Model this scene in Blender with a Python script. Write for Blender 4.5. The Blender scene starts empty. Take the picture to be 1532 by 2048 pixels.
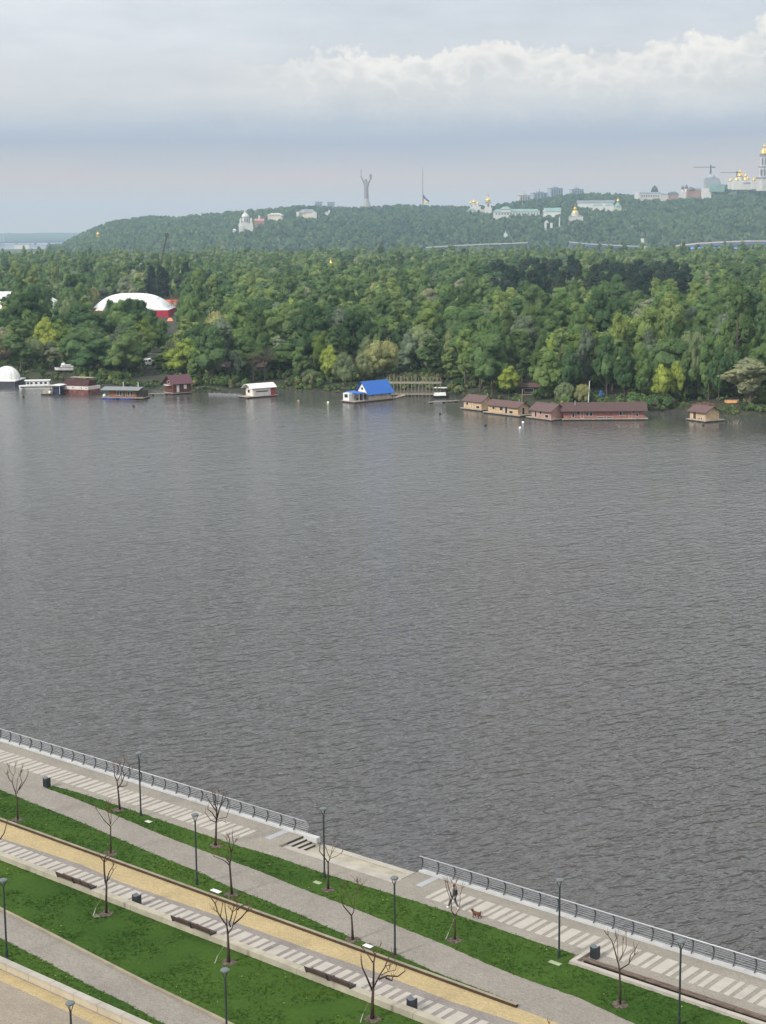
import bpy, bmesh, math, random
import numpy as np
from mathutils import Vector, Matrix, noise as mnoise

R = math.radians
S = bpy.context.scene
COL = S.collection
rng = random.Random(7)

# ------------------------------------------------------------------ camera model
F, CX, CY = 3300.0, 766.0, 1024.0           # focal length and centre in photo pixels (1532 x 2048)
ROLL, PITCH, H = R(0.5), math.atan((1024 - 455) / 3300.0), 46.0

def ray(px, py):
    x, y = px - CX, CY - py
    c, s = math.cos(-ROLL), math.sin(-ROLL)
    x, y = c * x - s * y, s * x + c * y
    cp, sp = math.cos(PITCH), math.sin(PITCH)
    return x, F * cp + y * sp, -F * sp + y * cp

def at(px, py, z=0.0):                       # ground point seen at a photo pixel
    r = ray(px, py); t = (z - H) / r[2]
    return Vector((r[0] * t, r[1] * t, z))

def dep(px, py, Y):                          # point at depth Y seen at a photo pixel
    r = ray(px, py); t = Y / r[1]
    return Vector((r[0] * t, Y, H + r[2] * t))

def proj(x, y, z):
    cp, sp = math.cos(PITCH), math.sin(PITCH)
    dz = z - H
    f = y * cp - dz * sp; u = y * sp + dz * cp
    a, b = F * x / f, F * u / f
    c, s = math.cos(ROLL), math.sin(ROLL)
    return CX + c * a - s * b, CY - (s * a + c * b)

A = R(-40.3)                                 # direction of the embankment
CA, SA = math.cos(A), math.sin(A)
def W(u, v, z=0.0): return Vector((u * CA - v * SA, u * SA + v * CA, z))
def UV(p): return p[0] * CA + p[1] * SA, -p[0] * SA + p[1] * CA
def uvp(px, py, z=2.5): return UV(at(px, py, z))
G = 2.5                                      # level of the embankment over the water

cam = bpy.data.cameras.new('camera')
co = bpy.data.objects.new('camera', cam); COL.objects.link(co)
cam.sensor_fit = 'VERTICAL'; cam.sensor_height = 24.0
cam.lens = 24.0 * F / 2048.0
cam.clip_start = 0.5; cam.clip_end = 30000
cp, sp = math.cos(PITCH), math.sin(PITCH)
right = Vector((1, 0, 0)); up = Vector((0, sp, cp)); fwd = Vector((0, cp, -sp))
c_, s_ = math.cos(-ROLL), math.sin(-ROLL)
r2 = right * c_ + up * s_; u2 = -right * s_ + up * c_
m = Matrix((r2, u2, -fwd)).transposed().to_4x4(); m.translation = Vector((0, 0, H))
co.matrix_world = m
S.camera = co

# ------------------------------------------------------------------ materials
def lin(r, g=None, b=None):
    if g is None: r, g, b = r
    f = lambda c: (c / 255) / 12.92 if c / 255 <= .04045 else (((c / 255) + .055) / 1.055) ** 2.4
    return (f(r), f(g), f(b), 1)

MATS = {}
def mat(name, col, rough=.75, var=.18, scale=1.5, bump=0.0, metal=0.0, col2=None, detail=4, spec=.35, stretch=(1, 1, 1), world=False):
    if name in MATS: return MATS[name]
    m = bpy.data.materials.new(name); m.use_nodes = True
    nt = m.node_tree; b = nt.nodes['Principled BSDF']
    c = tuple(col[:3]) + (1,)
    b.inputs['Roughness'].default_value = rough; b.inputs['Metallic'].default_value = metal
    b.inputs['Specular IOR Level'].default_value = spec
    tc = nt.nodes.new('ShaderNodeTexCoord'); mp = nt.nodes.new('ShaderNodeMapping')
    mp.inputs['Scale'].default_value = stretch
    src = tc.outputs['Object']
    if world:
        g = nt.nodes.new('ShaderNodeNewGeometry'); src = g.outputs['Position']
    nt.links.new(src, mp.inputs['Vector'])
    n = nt.nodes.new('ShaderNodeTexNoise'); n.inputs['Scale'].default_value = scale; n.inputs['Detail'].default_value = detail
    nt.links.new(mp.outputs[0], n.inputs['Vector'])
    rp = nt.nodes.new('ShaderNodeValToRGB')
    d = tuple(max(0, x * (1 - var)) for x in c[:3]) + (1,)
    e = tuple(col2[:3]) + (1,) if col2 else tuple(min(1, x * (1 + var)) for x in c[:3]) + (1,)
    rp.color_ramp.elements[0].position = .32; rp.color_ramp.elements[0].color = d
    rp.color_ramp.elements[1].position = .68; rp.color_ramp.elements[1].color = e
    nt.links.new(n.outputs[0], rp.inputs[0]); nt.links.new(rp.outputs[0], b.inputs['Base Color'])
    if bump:
        bn = nt.nodes.new('ShaderNodeBump'); bn.inputs['Strength'].default_value = bump; bn.inputs['Distance'].default_value = .05
        n2 = nt.nodes.new('ShaderNodeTexNoise'); n2.inputs['Scale'].default_value = scale * 6; n2.inputs['Detail'].default_value = 3
        nt.links.new(mp.outputs[0], n2.inputs['Vector']); nt.links.new(n2.outputs[0], bn.inputs['Height'])
        nt.links.new(bn.outputs[0], b.inputs['Normal'])
    MATS[name] = m
    return m

def boards(name, col, step=.22, axis='Z', var=.2, dark=.55, rough=.75):        # boards or seams run inside one material
    if name in MATS: return MATS[name]
    m = mat(name, col, rough, var, 1.2)
    nt = m.node_tree; b = nt.nodes['Principled BSDF']
    old = b.inputs['Base Color'].links[0].from_socket
    tc = nt.nodes.new('ShaderNodeTexCoord'); sx = nt.nodes.new('ShaderNodeSeparateXYZ'); nt.links.new(tc.outputs['Object'], sx.inputs[0])
    mo = nt.nodes.new('ShaderNodeMath'); mo.operation = 'PINGPONG'; mo.inputs[1].default_value = step / 2
    nt.links.new(sx.outputs[axis], mo.inputs[0])
    lt = nt.nodes.new('ShaderNodeMath'); lt.operation = 'LESS_THAN'; lt.inputs[1].default_value = step * .09
    nt.links.new(mo.outputs[0], lt.inputs[0])
    mx = nt.nodes.new('ShaderNodeMix'); mx.data_type = 'RGBA'
    nt.links.new(lt.outputs[0], mx.inputs[0]); nt.links.new(old, mx.inputs[6])
    mx.inputs[7].default_value = tuple(x * dark for x in col[:3]) + (1,)
    nt.links.new(mx.outputs[2], b.inputs['Base Color'])
    return m

def paver(name, col, bw=.24, bh=.12, var=.12, rot=A, stain=.75):                # paving blocks with stains
    if name in MATS: return MATS[name]
    m = bpy.data.materials.new(name); m.use_nodes = True; MATS[name] = m
    nt = m.node_tree; L = nt.links.new; N = nt.nodes.new; b = nt.nodes['Principled BSDF']
    b.inputs['Roughness'].default_value = .85; b.inputs['Specular IOR Level'].default_value = .25
    tc = N('ShaderNodeNewGeometry'); mp = N('ShaderNodeMapping'); mp.inputs['Rotation'].default_value = (0, 0, -rot)
    L(tc.outputs['Position'], mp.inputs['Vector'])
    br = N('ShaderNodeTexBrick'); br.inputs['Scale'].default_value = 1; br.inputs['Brick Width'].default_value = bw; br.inputs['Row Height'].default_value = bh
    br.inputs['Mortar Size'].default_value = .006; br.inputs['Bias'].default_value = 0
    c = col[:3]
    br.inputs['Color1'].default_value = tuple(x * (1 - var) for x in c) + (1,); br.inputs['Color2'].default_value = tuple(min(1, x * (1 + var)) for x in c) + (1,)
    br.inputs['Mortar'].default_value = tuple(x * .6 for x in c) + (1,)
    L(mp.outputs[0], br.inputs['Vector'])
    n = N('ShaderNodeTexNoise'); n.inputs['Scale'].default_value = .35; n.inputs['Detail'].default_value = 7; n.inputs['Roughness'].default_value = .65
    L(tc.outputs['Position'], n.inputs['Vector'])
    rp = N('ShaderNodeValToRGB'); rp.color_ramp.elements[0].position = .3; rp.color_ramp.elements[0].color = (stain,) * 3 + (1,)
    rp.color_ramp.elements[1].position = .62; rp.color_ramp.elements[1].color = (1.06, 1.06, 1.06, 1)
    L(n.outputs[0], rp.inputs[0])
    mx = N('ShaderNodeMix'); mx.data_type = 'RGBA'; mx.blend_type = 'MULTIPLY'; mx.inputs[0].default_value = 1
    L(br.outputs[0], mx.inputs[6]); L(rp.outputs[0], mx.inputs[7])
    n3 = N('ShaderNodeTexNoise'); n3.inputs['Scale'].default_value = 9; n3.inputs['Detail'].default_value = 3
    L(tc.outputs['Position'], n3.inputs['Vector'])
    rp3 = N('ShaderNodeValToRGB'); rp3.color_ramp.elements[0].position = .25; rp3.color_ramp.elements[0].color = (.8, .8, .8, 1)
    rp3.color_ramp.elements[1].position = .75; rp3.color_ramp.elements[1].color = (1.15, 1.15, 1.15, 1)
    L(n3.outputs[0], rp3.inputs[0])
    m2 = N('ShaderNodeMix'); m2.data_type = 'RGBA'; m2.blend_type = 'MULTIPLY'; m2.inputs[0].default_value = 1
    L(mx.outputs[2], m2.inputs[6]); L(rp3.outputs[0], m2.inputs[7])
    L(m2.outputs[2], b.inputs['Base Color'])
    return m

def leaf_mat(name, col, var=.40, hue2=None):
    if 'pine' not in name: col = (col[0] * 1.18, col[1] * 1.12, col[2] * 1.06)
    m = bpy.data.materials.new(name); m.use_nodes = True; nt = m.node_tree; L = nt.links.new; N = nt.nodes.new
    nt.nodes.clear(); out = N('ShaderNodeOutputMaterial')
    oi = N('ShaderNodeObjectInfo')
    g = N('ShaderNodeNewGeometry')
    rp = N('ShaderNodeValToRGB')
    e = rp.color_ramp.elements
    h2 = hue2 or (col[0] * 1.55, col[1] * 1.26, col[2] * 1.1)
    e[0].color = tuple(x * (1 - var) for x in col) + (1,); e[1].color = tuple(h2) + (1,)
    mid = e.new(.5); mid.color = tuple(col) + (1,)
    L(oi.outputs['Random'], rp.inputs[0])
    n = N('ShaderNodeTexNoise'); n.inputs['Scale'].default_value = .25; n.inputs['Detail'].default_value = 3
    L(g.outputs['Position'], n.inputs['Vector'])
    r2_ = N('ShaderNodeValToRGB'); r2_.color_ramp.elements[0].position = .3; r2_.color_ramp.elements[1].position = .7
    r2_.color_ramp.elements[0].color = (.78, .82, .8, 1); r2_.color_ramp.elements[1].color = (1.2, 1.15, 1.05, 1)
    L(n.outputs[0], r2_.inputs[0])
    mx = N('ShaderNodeMix'); mx.data_type = 'RGBA'; mx.blend_type = 'MULTIPLY'; mx.inputs[0].default_value = 1
    L(rp.outputs[0], mx.inputs[6]); L(r2_.outputs[0], mx.inputs[7])
    d = N('ShaderNodeBsdfDiffuse'); t = N('ShaderNodeBsdfTranslucent'); ms = N('ShaderNodeMixShader'); ms.inputs[0].default_value = .36
    L(mx.outputs[2], d.inputs[0]); L(mx.outputs[2], t.inputs[0]); L(d.outputs[0], ms.inputs[1]); L(t.outputs[0], ms.inputs[2])
    L(ms.outputs[0], out.inputs[0])
    MATS[name] = m
    return m

# ------------------------------------------------------------------ mesh helpers
class MB:
    def __init__(s): s.v = []; s.f = []; s.mi = []; s.cur = 0
    def add(s, vs, fs):
        o = len(s.v); s.v += [tuple(v) for v in vs]
        for f in fs: s.f.append(tuple(i + o for i in f)); s.mi.append(s.cur)
        return s
    def box(s, x0, x1, y0, y1, z0, z1, rz=0, c=None, taper=None):
        vs = [(x, y, z) for z in (z0, z1) for (x, y) in ((x0, y0), (x1, y0), (x1, y1), (x0, y1))]
        if taper:
            mx_, my_ = (x0 + x1) / 2, (y0 + y1) / 2
            vs = vs[:4] + [(mx_ + (x - mx_) * taper, my_ + (y - my_) * taper, z) for x, y, z in vs[4:]]
        if rz:
            cx, cy = c or (0, 0); a, b = math.cos(rz), math.sin(rz)
            vs = [(cx + (x - cx) * a - (y - cy) * b, cy + (x - cx) * b + (y - cy) * a, z) for x, y, z in vs]
        return s.add(vs, [(3, 2, 1, 0), (4, 5, 6, 7), (0, 1, 5, 4), (1, 2, 6, 5), (2, 3, 7, 6), (3, 0, 4, 7)])
    def prism(s, pts, z0, z1):                # counter-clockwise outline, extruded upwards
        n = len(pts)
        s.add([(p[0], p[1], z0) for p in pts] + [(p[0], p[1], z1) for p in pts],
              [tuple(range(n - 1, -1, -1)), tuple(range(n, 2 * n))] + [(i, (i + 1) % n, n + (i + 1) % n, n + i) for i in range(n)])
        return s
    def prism_y(s, pts, y0, y1):              # outline in x,z extruded along y
        n = len(pts)
        s.add([(p[0], y0, p[1]) for p in pts] + [(p[0], y1, p[1]) for p in pts],
              [tuple(range(n)), tuple(range(2 * n - 1, n - 1, -1))] + [(i, n + i, n + (i + 1) % n, (i + 1) % n) for i in range(n)])
        return s
    def prism_x(s, pts, x0, x1):              # outline in y,z extruded along x
        n = len(pts)
        s.add([(x0, p[0], p[1]) for p in pts] + [(x1, p[0], p[1]) for p in pts],
              [tuple(range(n - 1, -1, -1)), tuple(range(n, 2 * n))] + [(i, (i + 1) % n, n + (i + 1) % n, n + i) for i in range(n)])
        return s
    def tube(s, pts, rad, n=6, cap=True):
        P = [Vector(p) for p in pts]; rs = rad if isinstance(rad, (list, tuple)) else [rad] * len(P)
        o = len(s.v); prev = None
        for i, p in enumerate(P):
            t = (P[min(i + 1, len(P) - 1)] - P[max(i - 1, 0)]).normalized()
            a = prev if prev is not None else (Vector((1, 0, 0)) if abs(t.x) < .8 else Vector((0, 1, 0)))
            a = (a - t * a.dot(t)).normalized(); b = t.cross(a); prev = a
            for k in range(n):
                q = 2 * math.pi * k / n; s.v.append(tuple(p + (a * math.cos(q) + b * math.sin(q)) * rs[i]))
        for i in range(len(P) - 1):
            for k in range(n):
                s.f.append((o + i * n + k, o + i * n + (k + 1) % n, o + (i + 1) * n + (k + 1) % n, o + (i + 1) * n + k)); s.mi.append(s.cur)
        if cap:
            s.f.append(tuple(o + k for k in range(n - 1, -1, -1))); s.mi.append(s.cur)
            s.f.append(tuple(o + (len(P) - 1) * n + k for k in range(n))); s.mi.append(s.cur)
        return s
    def lathe(s, prof, n=12, c=(0, 0, 0), sy=1.0):
        o = len(s.v)
        for r, z in prof:
            for k in range(n):
                q = 2 * math.pi * (k + .5) / n; s.v.append((c[0] + r * math.cos(q), c[1] + r * sy * math.sin(q), c[2] + z))
        for i in range(len(prof) - 1):
            for k in range(n):
                s.f.append((o + i * n + k, o + i * n + (k + 1) % n, o + (i + 1) * n + (k + 1) % n, o + (i + 1) * n + k)); s.mi.append(s.cur)
        s.f.append(tuple(o + k for k in range(n - 1, -1, -1))); s.mi.append(s.cur)
        s.f.append(tuple(o + (len(prof) - 1) * n + k for k in range(n))); s.mi.append(s.cur)
        return s
    def quad(s, a, b, c, d): return s.add([a, b, c, d], [(0, 1, 2, 3)])
    def build(s, name, m, parent=None, smooth=False, loc=None, rz=0, bevel=0):
        me = bpy.data.meshes.new(name); me.from_pydata(s.v, [], s.f); me.update()
        for x in (m if isinstance(m, (list, tuple)) else [m]): me.materials.append(x)
        if isinstance(m, (list, tuple)): me.polygons.foreach_set('material_index', s.mi)
        if smooth: me.polygons.foreach_set('use_smooth', [True] * len(me.polygons))
        o = bpy.data.objects.new(name, me); COL.objects.link(o)
        if parent is not None: o.parent = parent
        if loc is not None: o.location = loc
        if rz: o.rotation_euler[2] = rz
        if bevel:
            b = o.modifiers.new('bevel', 'BEVEL'); b.width = bevel; b.segments = 2; b.limit_method = 'ANGLE'
        return o

def tag(o, label=None, cat=None, group=None, kind=None):
    if label: o['label'] = label
    if cat: o['category'] = cat
    if group: o['group'] = group
    if kind: o['kind'] = kind
    return o

def thing(name, label, cat, loc=(0, 0, 0), rz=0, group=None):
    o = bpy.data.objects.new(name, None); COL.objects.link(o)
    o.location = loc; o.rotation_euler[2] = rz; o.empty_display_size = .3
    return tag(o, label, cat, group)

def copy_tree(o, parent=None):
    c = o.copy(); COL.objects.link(c)
    if parent is not None: c.parent = parent
    for ch in list(o.children): copy_tree(ch, c)
    return c

def skin(name, joints, edges, m, parent, sub=1, root=0):
    me = bpy.data.meshes.new(name)
    me.from_pydata([j[0] for j in joints], edges, []); me.materials.append(m)
    bm = bmesh.new(); bm.from_mesh(me); lay = bm.verts.layers.skin.verify(); bm.verts.ensure_lookup_table()
    for i, v in enumerate(bm.verts):
        r = joints[i][1]; r = r if isinstance(r, tuple) else (r, r)
        v[lay].radius = r; v[lay].use_root = (i == root)
    bm.to_mesh(me); bm.free()
    o = bpy.data.objects.new(name, me); COL.objects.link(o); o.parent = parent
    k = o.modifiers.new('skin', 'SKIN'); k.use_smooth_shade = True
    q = o.modifiers.new('sub', 'SUBSURF'); q.levels = sub; q.render_levels = sub
    return o

def sheet(name, polys, z, m, kind='structure', drop=None):   # polys are lists of (u, v) in embankment coordinates
    b = MB()
    for p in polys:
        if drop: b.prism([W(u, v)[:2] for u, v in p], z - drop, z)
        else: b.add([W(u, v, z) for u, v in p], [tuple(range(len(p)))])
    return tag(b.build(name, m), kind=kind)

def rect(u0, u1, v0, v1): return [(u0, v0), (u1, v0), (u1, v1), (u0, v1)]

def line(pxs, z=G):                           # pixel polyline -> function v(u), straight on beyond its ends
    q = sorted(uvp(x, y, z) for x, y in pxs)
    us = [a for a, _ in q]; vs = [b for _, b in q]
    def f(u):
        if u <= us[0]: i = 0; e = min(3, len(us) - 1)
        elif u >= us[-1]: i = max(0, len(us) - 4); e = len(us) - 1
        else:
            return float(np.interp(u, us, vs))
        sl = (vs[e] - vs[i]) / (us[e] - us[i]); a = 0 if u <= us[0] else -1
        return vs[a] + sl * (u - us[a])
    f.u0, f.u1 = us[0], us[-1]
    return f

def strip(name, fn, fs, u0, u1, z, m, step=.35, jit=0.0, drop=.09, bumpy=0.0, kind='structure'):
    n = max(2, int((u1 - u0) / step)); k = 6 if bumpy else 1
    b = MB(); vs = []; fcs = []; r = random.Random(len(name) * 13 + n)
    for i in range(n + 1):
        u = u0 + (u1 - u0) * i / n
        a, c = fs(u), fn(u)
        if jit:
            a += jit * mnoise.noise(Vector((u * 1.7, 0, n))); c += jit * mnoise.noise(Vector((u * 1.7, 5, n)))
        if c - a < .02: c = a + .02
        vs.append(W(u, a, z - drop)); 
        for j in range(k + 1):
            v = a + (c - a) * j / k
            dz = 0 if j in (0, k) else bumpy * mnoise.noise(Vector((u * .5, v * .5, 3)))
            vs.append(W(u, v, z + dz))
        vs.append(W(u, c, z - drop))
    q = k + 3
    for i in range(n):
        for j in range(q - 1):
            fcs.append((i * q + j, (i + 1) * q + j, (i + 1) * q + j + 1, i * q + j + 1))
    b.add(vs, fcs)
    return tag(b.build(name, m, smooth=False), kind=kind)

# ================================================================== SKY, SUN, AIR
SUN_DIR = Vector((-0.68, -0.56, 0.70)).normalized()      # towards the sun: left and a little behind the camera
w = bpy.data.worlds.new('World'); S.world = w; w.use_nodes = True
nt = w.node_tree; N = nt.nodes.new; L = nt.links.new
bg = nt.nodes['Background']; bg.inputs['Strength'].default_value = 0.1
sky = N('ShaderNodeTexSky'); sky.sky_type = 'NISHITA'; sky.sun_disc = False
sky.sun_elevation = math.asin(SUN_DIR.z); sky.sun_rotation = math.atan2(SUN_DIR.x, SUN_DIR.y)
tc = N('ShaderNodeTexCoord'); sx = N('ShaderNodeSeparateXYZ'); L(tc.outputs['Generated'], sx.inputs[0])
def M(op, a, b=None, c=None, clamp=False):
    n = N('ShaderNodeMath'); n.operation = op; n.use_clamp = clamp
    for i, x in enumerate((a, b, c)):
        if x is None: continue
        if isinstance(x, (int, float)): n.inputs[i].default_value = x
        else: L(x, n.inputs[i])
    return n.outputs[0]
def SS(x, a, b):                              # smooth step from a to b
    n = N('ShaderNodeMapRange'); n.interpolation_type = 'SMOOTHSTEP'
    n.inputs['From Min'].default_value = a; n.inputs['From Max'].default_value = b
    L(x, n.inputs['Value']); return n.outputs[0]
def NZ(vec, scale, detail=5, rough=.55):
    n = N('ShaderNodeTexNoise'); n.inputs['Scale'].default_value = scale; n.inputs['Detail'].default_value = detail; n.inputs['Roughness'].default_value = rough
    L(vec, n.inputs['Vector']); return n.outputs[0]
def XYZ(x, y, z=0.0):
    n = N('ShaderNodeCombineXYZ')
    for i, q in enumerate((x, y, z)):
        if isinstance(q, (int, float)): n.inputs[i].default_value = q
        else: L(q, n.inputs[i])
    return n.outputs[0]
def MIXC(f, a, b, blend='MIX'):
    n = N('ShaderNodeMix'); n.data_type = 'RGBA'; n.blend_type = blend
    for s_k, q in ((0, f), (6, a), (7, b)):
        if isinstance(q, (int, float)): n.inputs[s_k].default_value = q
        elif isinstance(q, tuple): n.inputs[s_k].default_value = q
        else: L(q, n.inputs[s_k])
    return n.outputs[2]
hor = M('SQRT', M('ADD', M('MULTIPLY', sx.outputs['X'], sx.outputs['X']), M('MULTIPLY', sx.outputs['Y'], sx.outputs['Y'])))
el = M('DIVIDE', sx.outputs['Z'], M('MAXIMUM', hor, .001))
az = M('ARCTAN2', sx.outputs['X'], sx.outputs['Y'])
vlow = XYZ(M('MULTIPLY', az, 5.0), M('MULTIPLY', el, 34.0))
vcl = XYZ(M('MULTIPLY', az, 22.0), M('MULTIPLY', el, 42.0), 2.0)
vfine = XYZ(M('MULTIPLY', az, 9.0), M('MULTIPLY', el, 30.0), 5.0)
nlow = NZ(vlow, 1.0, 4); nfine = NZ(vfine, 2.0, 6)
elw = M('ADD', el, M('MULTIPLY', M('SUBTRACT', nlow, .5), .022))
ramp = N('ShaderNodeValToRGB'); L(M('MULTIPLY', elw, 5.0, clamp=True), ramp.inputs[0])
SKY = [(-.01, (214, 193, 176)), (.015, (212, 192, 178)), (.030, (207, 190, 182)), (.039, (188, 185, 188)), (.050, (171, 177, 191)), (.058, (180, 187, 199)),
       (.068, (196, 200, 205)), (.080, (208, 209, 211)), (.098, (210, 212, 215)), (.125, (206, 211, 218)), (.15, (209, 214, 219)), (.199, (216, 219, 222))]
els = ramp.color_ramp.elements
while len(els) < len(SKY): els.new(.5)
for e_, (p_, c_k) in zip(els, SKY): e_.position = max(0, p_ * 5); e_.color = lin(*c_k)
# the long cloud bank with its bright ragged top
def BIL(kx, ky, z): return M('ABSOLUTE', M('SUBTRACT', NZ(XYZ(M('MULTIPLY', az, kx), M('MULTIPLY', el, ky), z), 1.0, 2, .5), .5))
edge_n = M('ADD', M('ADD', M('MULTIPLY', BIL(24.0, 16.0, 2.0), .052), M('MULTIPLY', BIL(75.0, 90.0, 7.0), .024)), M('MULTIPLY', BIL(190.0, 220.0, 4.0), .013))
lift = M('ADD', M('MULTIPLY', SS(az, .19, .245), .022), M('MULTIPLY', SS(az, -.02, -.07), -.004))
edge = M('ADD', M('ADD', .0960, lift), edge_n)
d = M('SUBTRACT', edge, el)                   # > 0 below the cloud top
azf = M('ADD', .2, M('MULTIPLY', SS(az, -.12, -.02), .8))
top = M('MULTIPLY', SS(d, -.0010, .0040), M('SUBTRACT', 1.0, SS(d, .010, .046)))
body = M('MULTIPLY', top, azf)
puff = M('MULTIPLY', BIL(48.0, 70.0, 11.0), .09)
lit = M('MULTIPLY', M('MULTIPLY', SS(d, -.0010, .0040), M('SUBTRACT', 1.0, SS(M('ADD', d, puff), .004, .030))), SS(az, -.10, -.01))
c1 = MIXC(M('MULTIPLY', body, .9), ramp.outputs[0], lin(219, 217, 214))
c2 = MIXC(M('MULTIPLY', lit, .82), c1, lin(246, 241, 234))
c2 = MIXC(M('MULTIPLY', M('MULTIPLY', SS(az, .03, -.18), SS(el, .07, .13)), .75), c2, lin(226, 228, 231))
soft = M('MULTIPLY', M('SUBTRACT', nfine, .5), .30)
soft2 = M('MULTIPLY', soft, SS(el, .035, .08))
c3 = MIXC(1.0, c2, XYZ(M('ADD', 1.0, soft2), M('ADD', 1.0, M('MULTIPLY', soft2, .92)), M('ADD', 1.0, M('MULTIPLY', soft2, .8))), 'MULTIPLY')
# overhead the overcast is brighter
hi = SS(el, .142, .36)
c4 = MIXC(hi, c3, (1.20, 1.23, 1.27, 1))
K = 11.0
c5 = MIXC(1.0, c4, (K, K, K, 1), 'MULTIPLY')
L(MIXC(.95, sky.outputs[0], c5), bg.inputs['Color'])

sl = bpy.data.lights.new('sun', 'SUN'); sl.energy = 3.6; sl.angle = R(8); sl.color = (1, .955, .88)
so = bpy.data.objects.new('sun', sl); COL.objects.link(so)
so.rotation_euler = SUN_DIR.to_track_quat('Z', 'Y').to_euler()

hz = MB().box(-9000, 9000, -400, 13500, -4, 262).build('haze', None)
hm = bpy.data.materials.new('haze_air'); hm.use_nodes = True; hm.node_tree.nodes.clear()
ho = hm.node_tree.nodes.new('ShaderNodeOutputMaterial'); hv = hm.node_tree.nodes.new('ShaderNodeVolumePrincipled')
hv.inputs['Color'].default_value = (.62, .83, 1.0, 1); hv.inputs['Density'].default_value = 1.0e-4; hv.inputs['Anisotropy'].default_value = .2
hm.node_tree.links.new(hv.outputs[0], ho.inputs['Volume'])
hz.data.materials.clear(); hz.data.materials.append(hm)
tag(hz, kind='stuff'); hz['label'] = 'thin bluish haze in the air over the river'

# ================================================================== WATER
wm = bpy.data.materials.new('river_water'); wm.use_nodes = True; nt2 = wm.node_tree; b = nt2.nodes['Principled BSDF']
b.inputs['Roughness'].default_value = .27; b.inputs['IOR'].default_value = 1.33
g = nt2.nodes.new('ShaderNodeNewGeometry')
def wn(scale, sc, rot, detail, rough=.5, w4=None):
    mp = nt2.nodes.new('ShaderNodeMapping'); mp.vector_type = 'TEXTURE'; mp.inputs['Rotation'].default_value = (0, 0, rot)
    mp.inputs['Scale'].default_value = sc; nt2.links.new(g.outputs['Position'], mp.inputs[0])
    n = nt2.nodes.new('ShaderNodeTexNoise'); n.inputs['Scale'].default_value = scale; n.inputs['Detail'].default_value = detail; n.inputs['Roughness'].default_value = rough
    n.inputs['Distortion'].default_value = .35
    nt2.links.new(mp.outputs[0], n.inputs['Vector']); return n.outputs[0]
def wmth(op, a, bb, cc=None):
    n = nt2.nodes.new('ShaderNodeMath'); n.operation = op
    for i, q in enumerate((a, bb, cc)):
        if q is None: continue
        if isinstance(q, (int, float)): n.inputs[i].default_value = q
        else: nt2.links.new(q, n.inputs[i])
    return n.outputs[0]
gust = wn(.014, (2.4, 1, 1), R(20), 5, .6)
w1 = wn(.85, (1.6, .8, 1), R(36), 2, .5); w2 = wn(2.2, (1.4, .85, 1), R(26), 2, .5); w3 = wn(.22, (2.0, 1, 1), R(38), 2)
hgt = wmth('ADD', wmth('ADD', wmth('MULTIPLY', w1, .62), wmth('MULTIPLY', w2, .17)), wmth('MULTIPLY', w3, .55))
amp = wmth('ADD', .25, wmth('MULTIPLY', gust, 1.5))
bn = nt2.nodes.new('ShaderNodeBump'); bn.inputs['Strength'].default_value = 1.0; bn.inputs['Distance'].default_value = 1.15
nt2.links.new(wmth('MULTIPLY', hgt, amp), bn.inputs['Height']); nt2.links.new(bn.outputs[0], b.inputs['Normal'])
sxy = nt2.nodes.new('ShaderNodeSeparateXYZ'); nt2.links.new(g.outputs['Position'], sxy.inputs[0])
def wmap(val, a0, a1, b0, b1):
    n = nt2.nodes.new('ShaderNodeMapRange'); n.interpolation_type = 'SMOOTHSTEP'
    for k_, q in zip(('From Min', 'From Max', 'To Min', 'To Max'), (a0, a1, b0, b1)): n.inputs[k_].default_value = q
    nt2.links.new(val, n.inputs['Value']); return n.outputs[0]
lee = wmth('ADD', sxy.outputs['Y'], wmth('MULTIPLY', sxy.outputs['X'], .55))      # the wooded bank lies at about 440: calm water in its lee
calm = wmth('MULTIPLY', wmap(lee, 130, 330, 1.0, .5), wmap(lee, 375, 432, 1.0, .22))
rgh = wmth('MULTIPLY', wmap(sxy.outputs['Y'], 110, 330, .09, .17), wmap(lee, 370, 432, 1.0, .4))
nt2.links.new(rgh, b.inputs['Roughness'])
nt2.links.new(wmth('MULTIPLY', wmth('MULTIPLY', hgt, amp), calm), bn.inputs['Height'])
rp = nt2.nodes.new('ShaderNodeValToRGB'); rp.color_ramp.elements[0].color = (.062, .060, .058, 1); rp.color_ramp.elements[1].color = (.088, .085, .082, 1)
rp.color_ramp.elements[0].position = .3; rp.color_ramp.elements[1].position = .7
nt2.links.new(gust, rp.inputs[0]); nt2.links.new(rp.outputs[0], b.inputs['Base Color'])
wb = MB(); wb.add([(-8500, -300, 0), (8500, -300, 0), (8500, 13000, 0), (-8500, 13000, 0)], [(0, 1, 2, 3)])
tag(wb.build('water', wm), kind='structure')

# ================================================================== EMBANKMENT
M_prom = paver('promenade_paving', lin(135, 129, 119), .3, .15, .05, stain=.88)
M_path = paver('path_paving', lin(132, 126, 117), .22, .11, .09, stain=.87)
M_yel = paver('yellow_paving', lin(166, 148, 110), .22, .11, .08, stain=.88)
M_road = paver('plaza_paving', lin(137, 127, 113), .3, .15, .05, stain=.9)
M_slab = mat('light_slab', lin(160, 154, 145), .8, .07, 1.2, .15, world=True)
M_conc = mat('pale_concrete', lin(156, 150, 140), .85, .12, .8, .2, world=True, detail=8)
M_conc2 = mat('aged_concrete', lin(152, 146, 129), .9, .2, .7, .2, world=True, detail=9)
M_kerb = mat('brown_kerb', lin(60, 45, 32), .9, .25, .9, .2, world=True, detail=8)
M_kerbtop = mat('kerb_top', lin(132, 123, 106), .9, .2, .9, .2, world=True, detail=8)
M_dark = mat('dark_metal', lin(44, 48, 52), .45, .15, 3)
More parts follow.
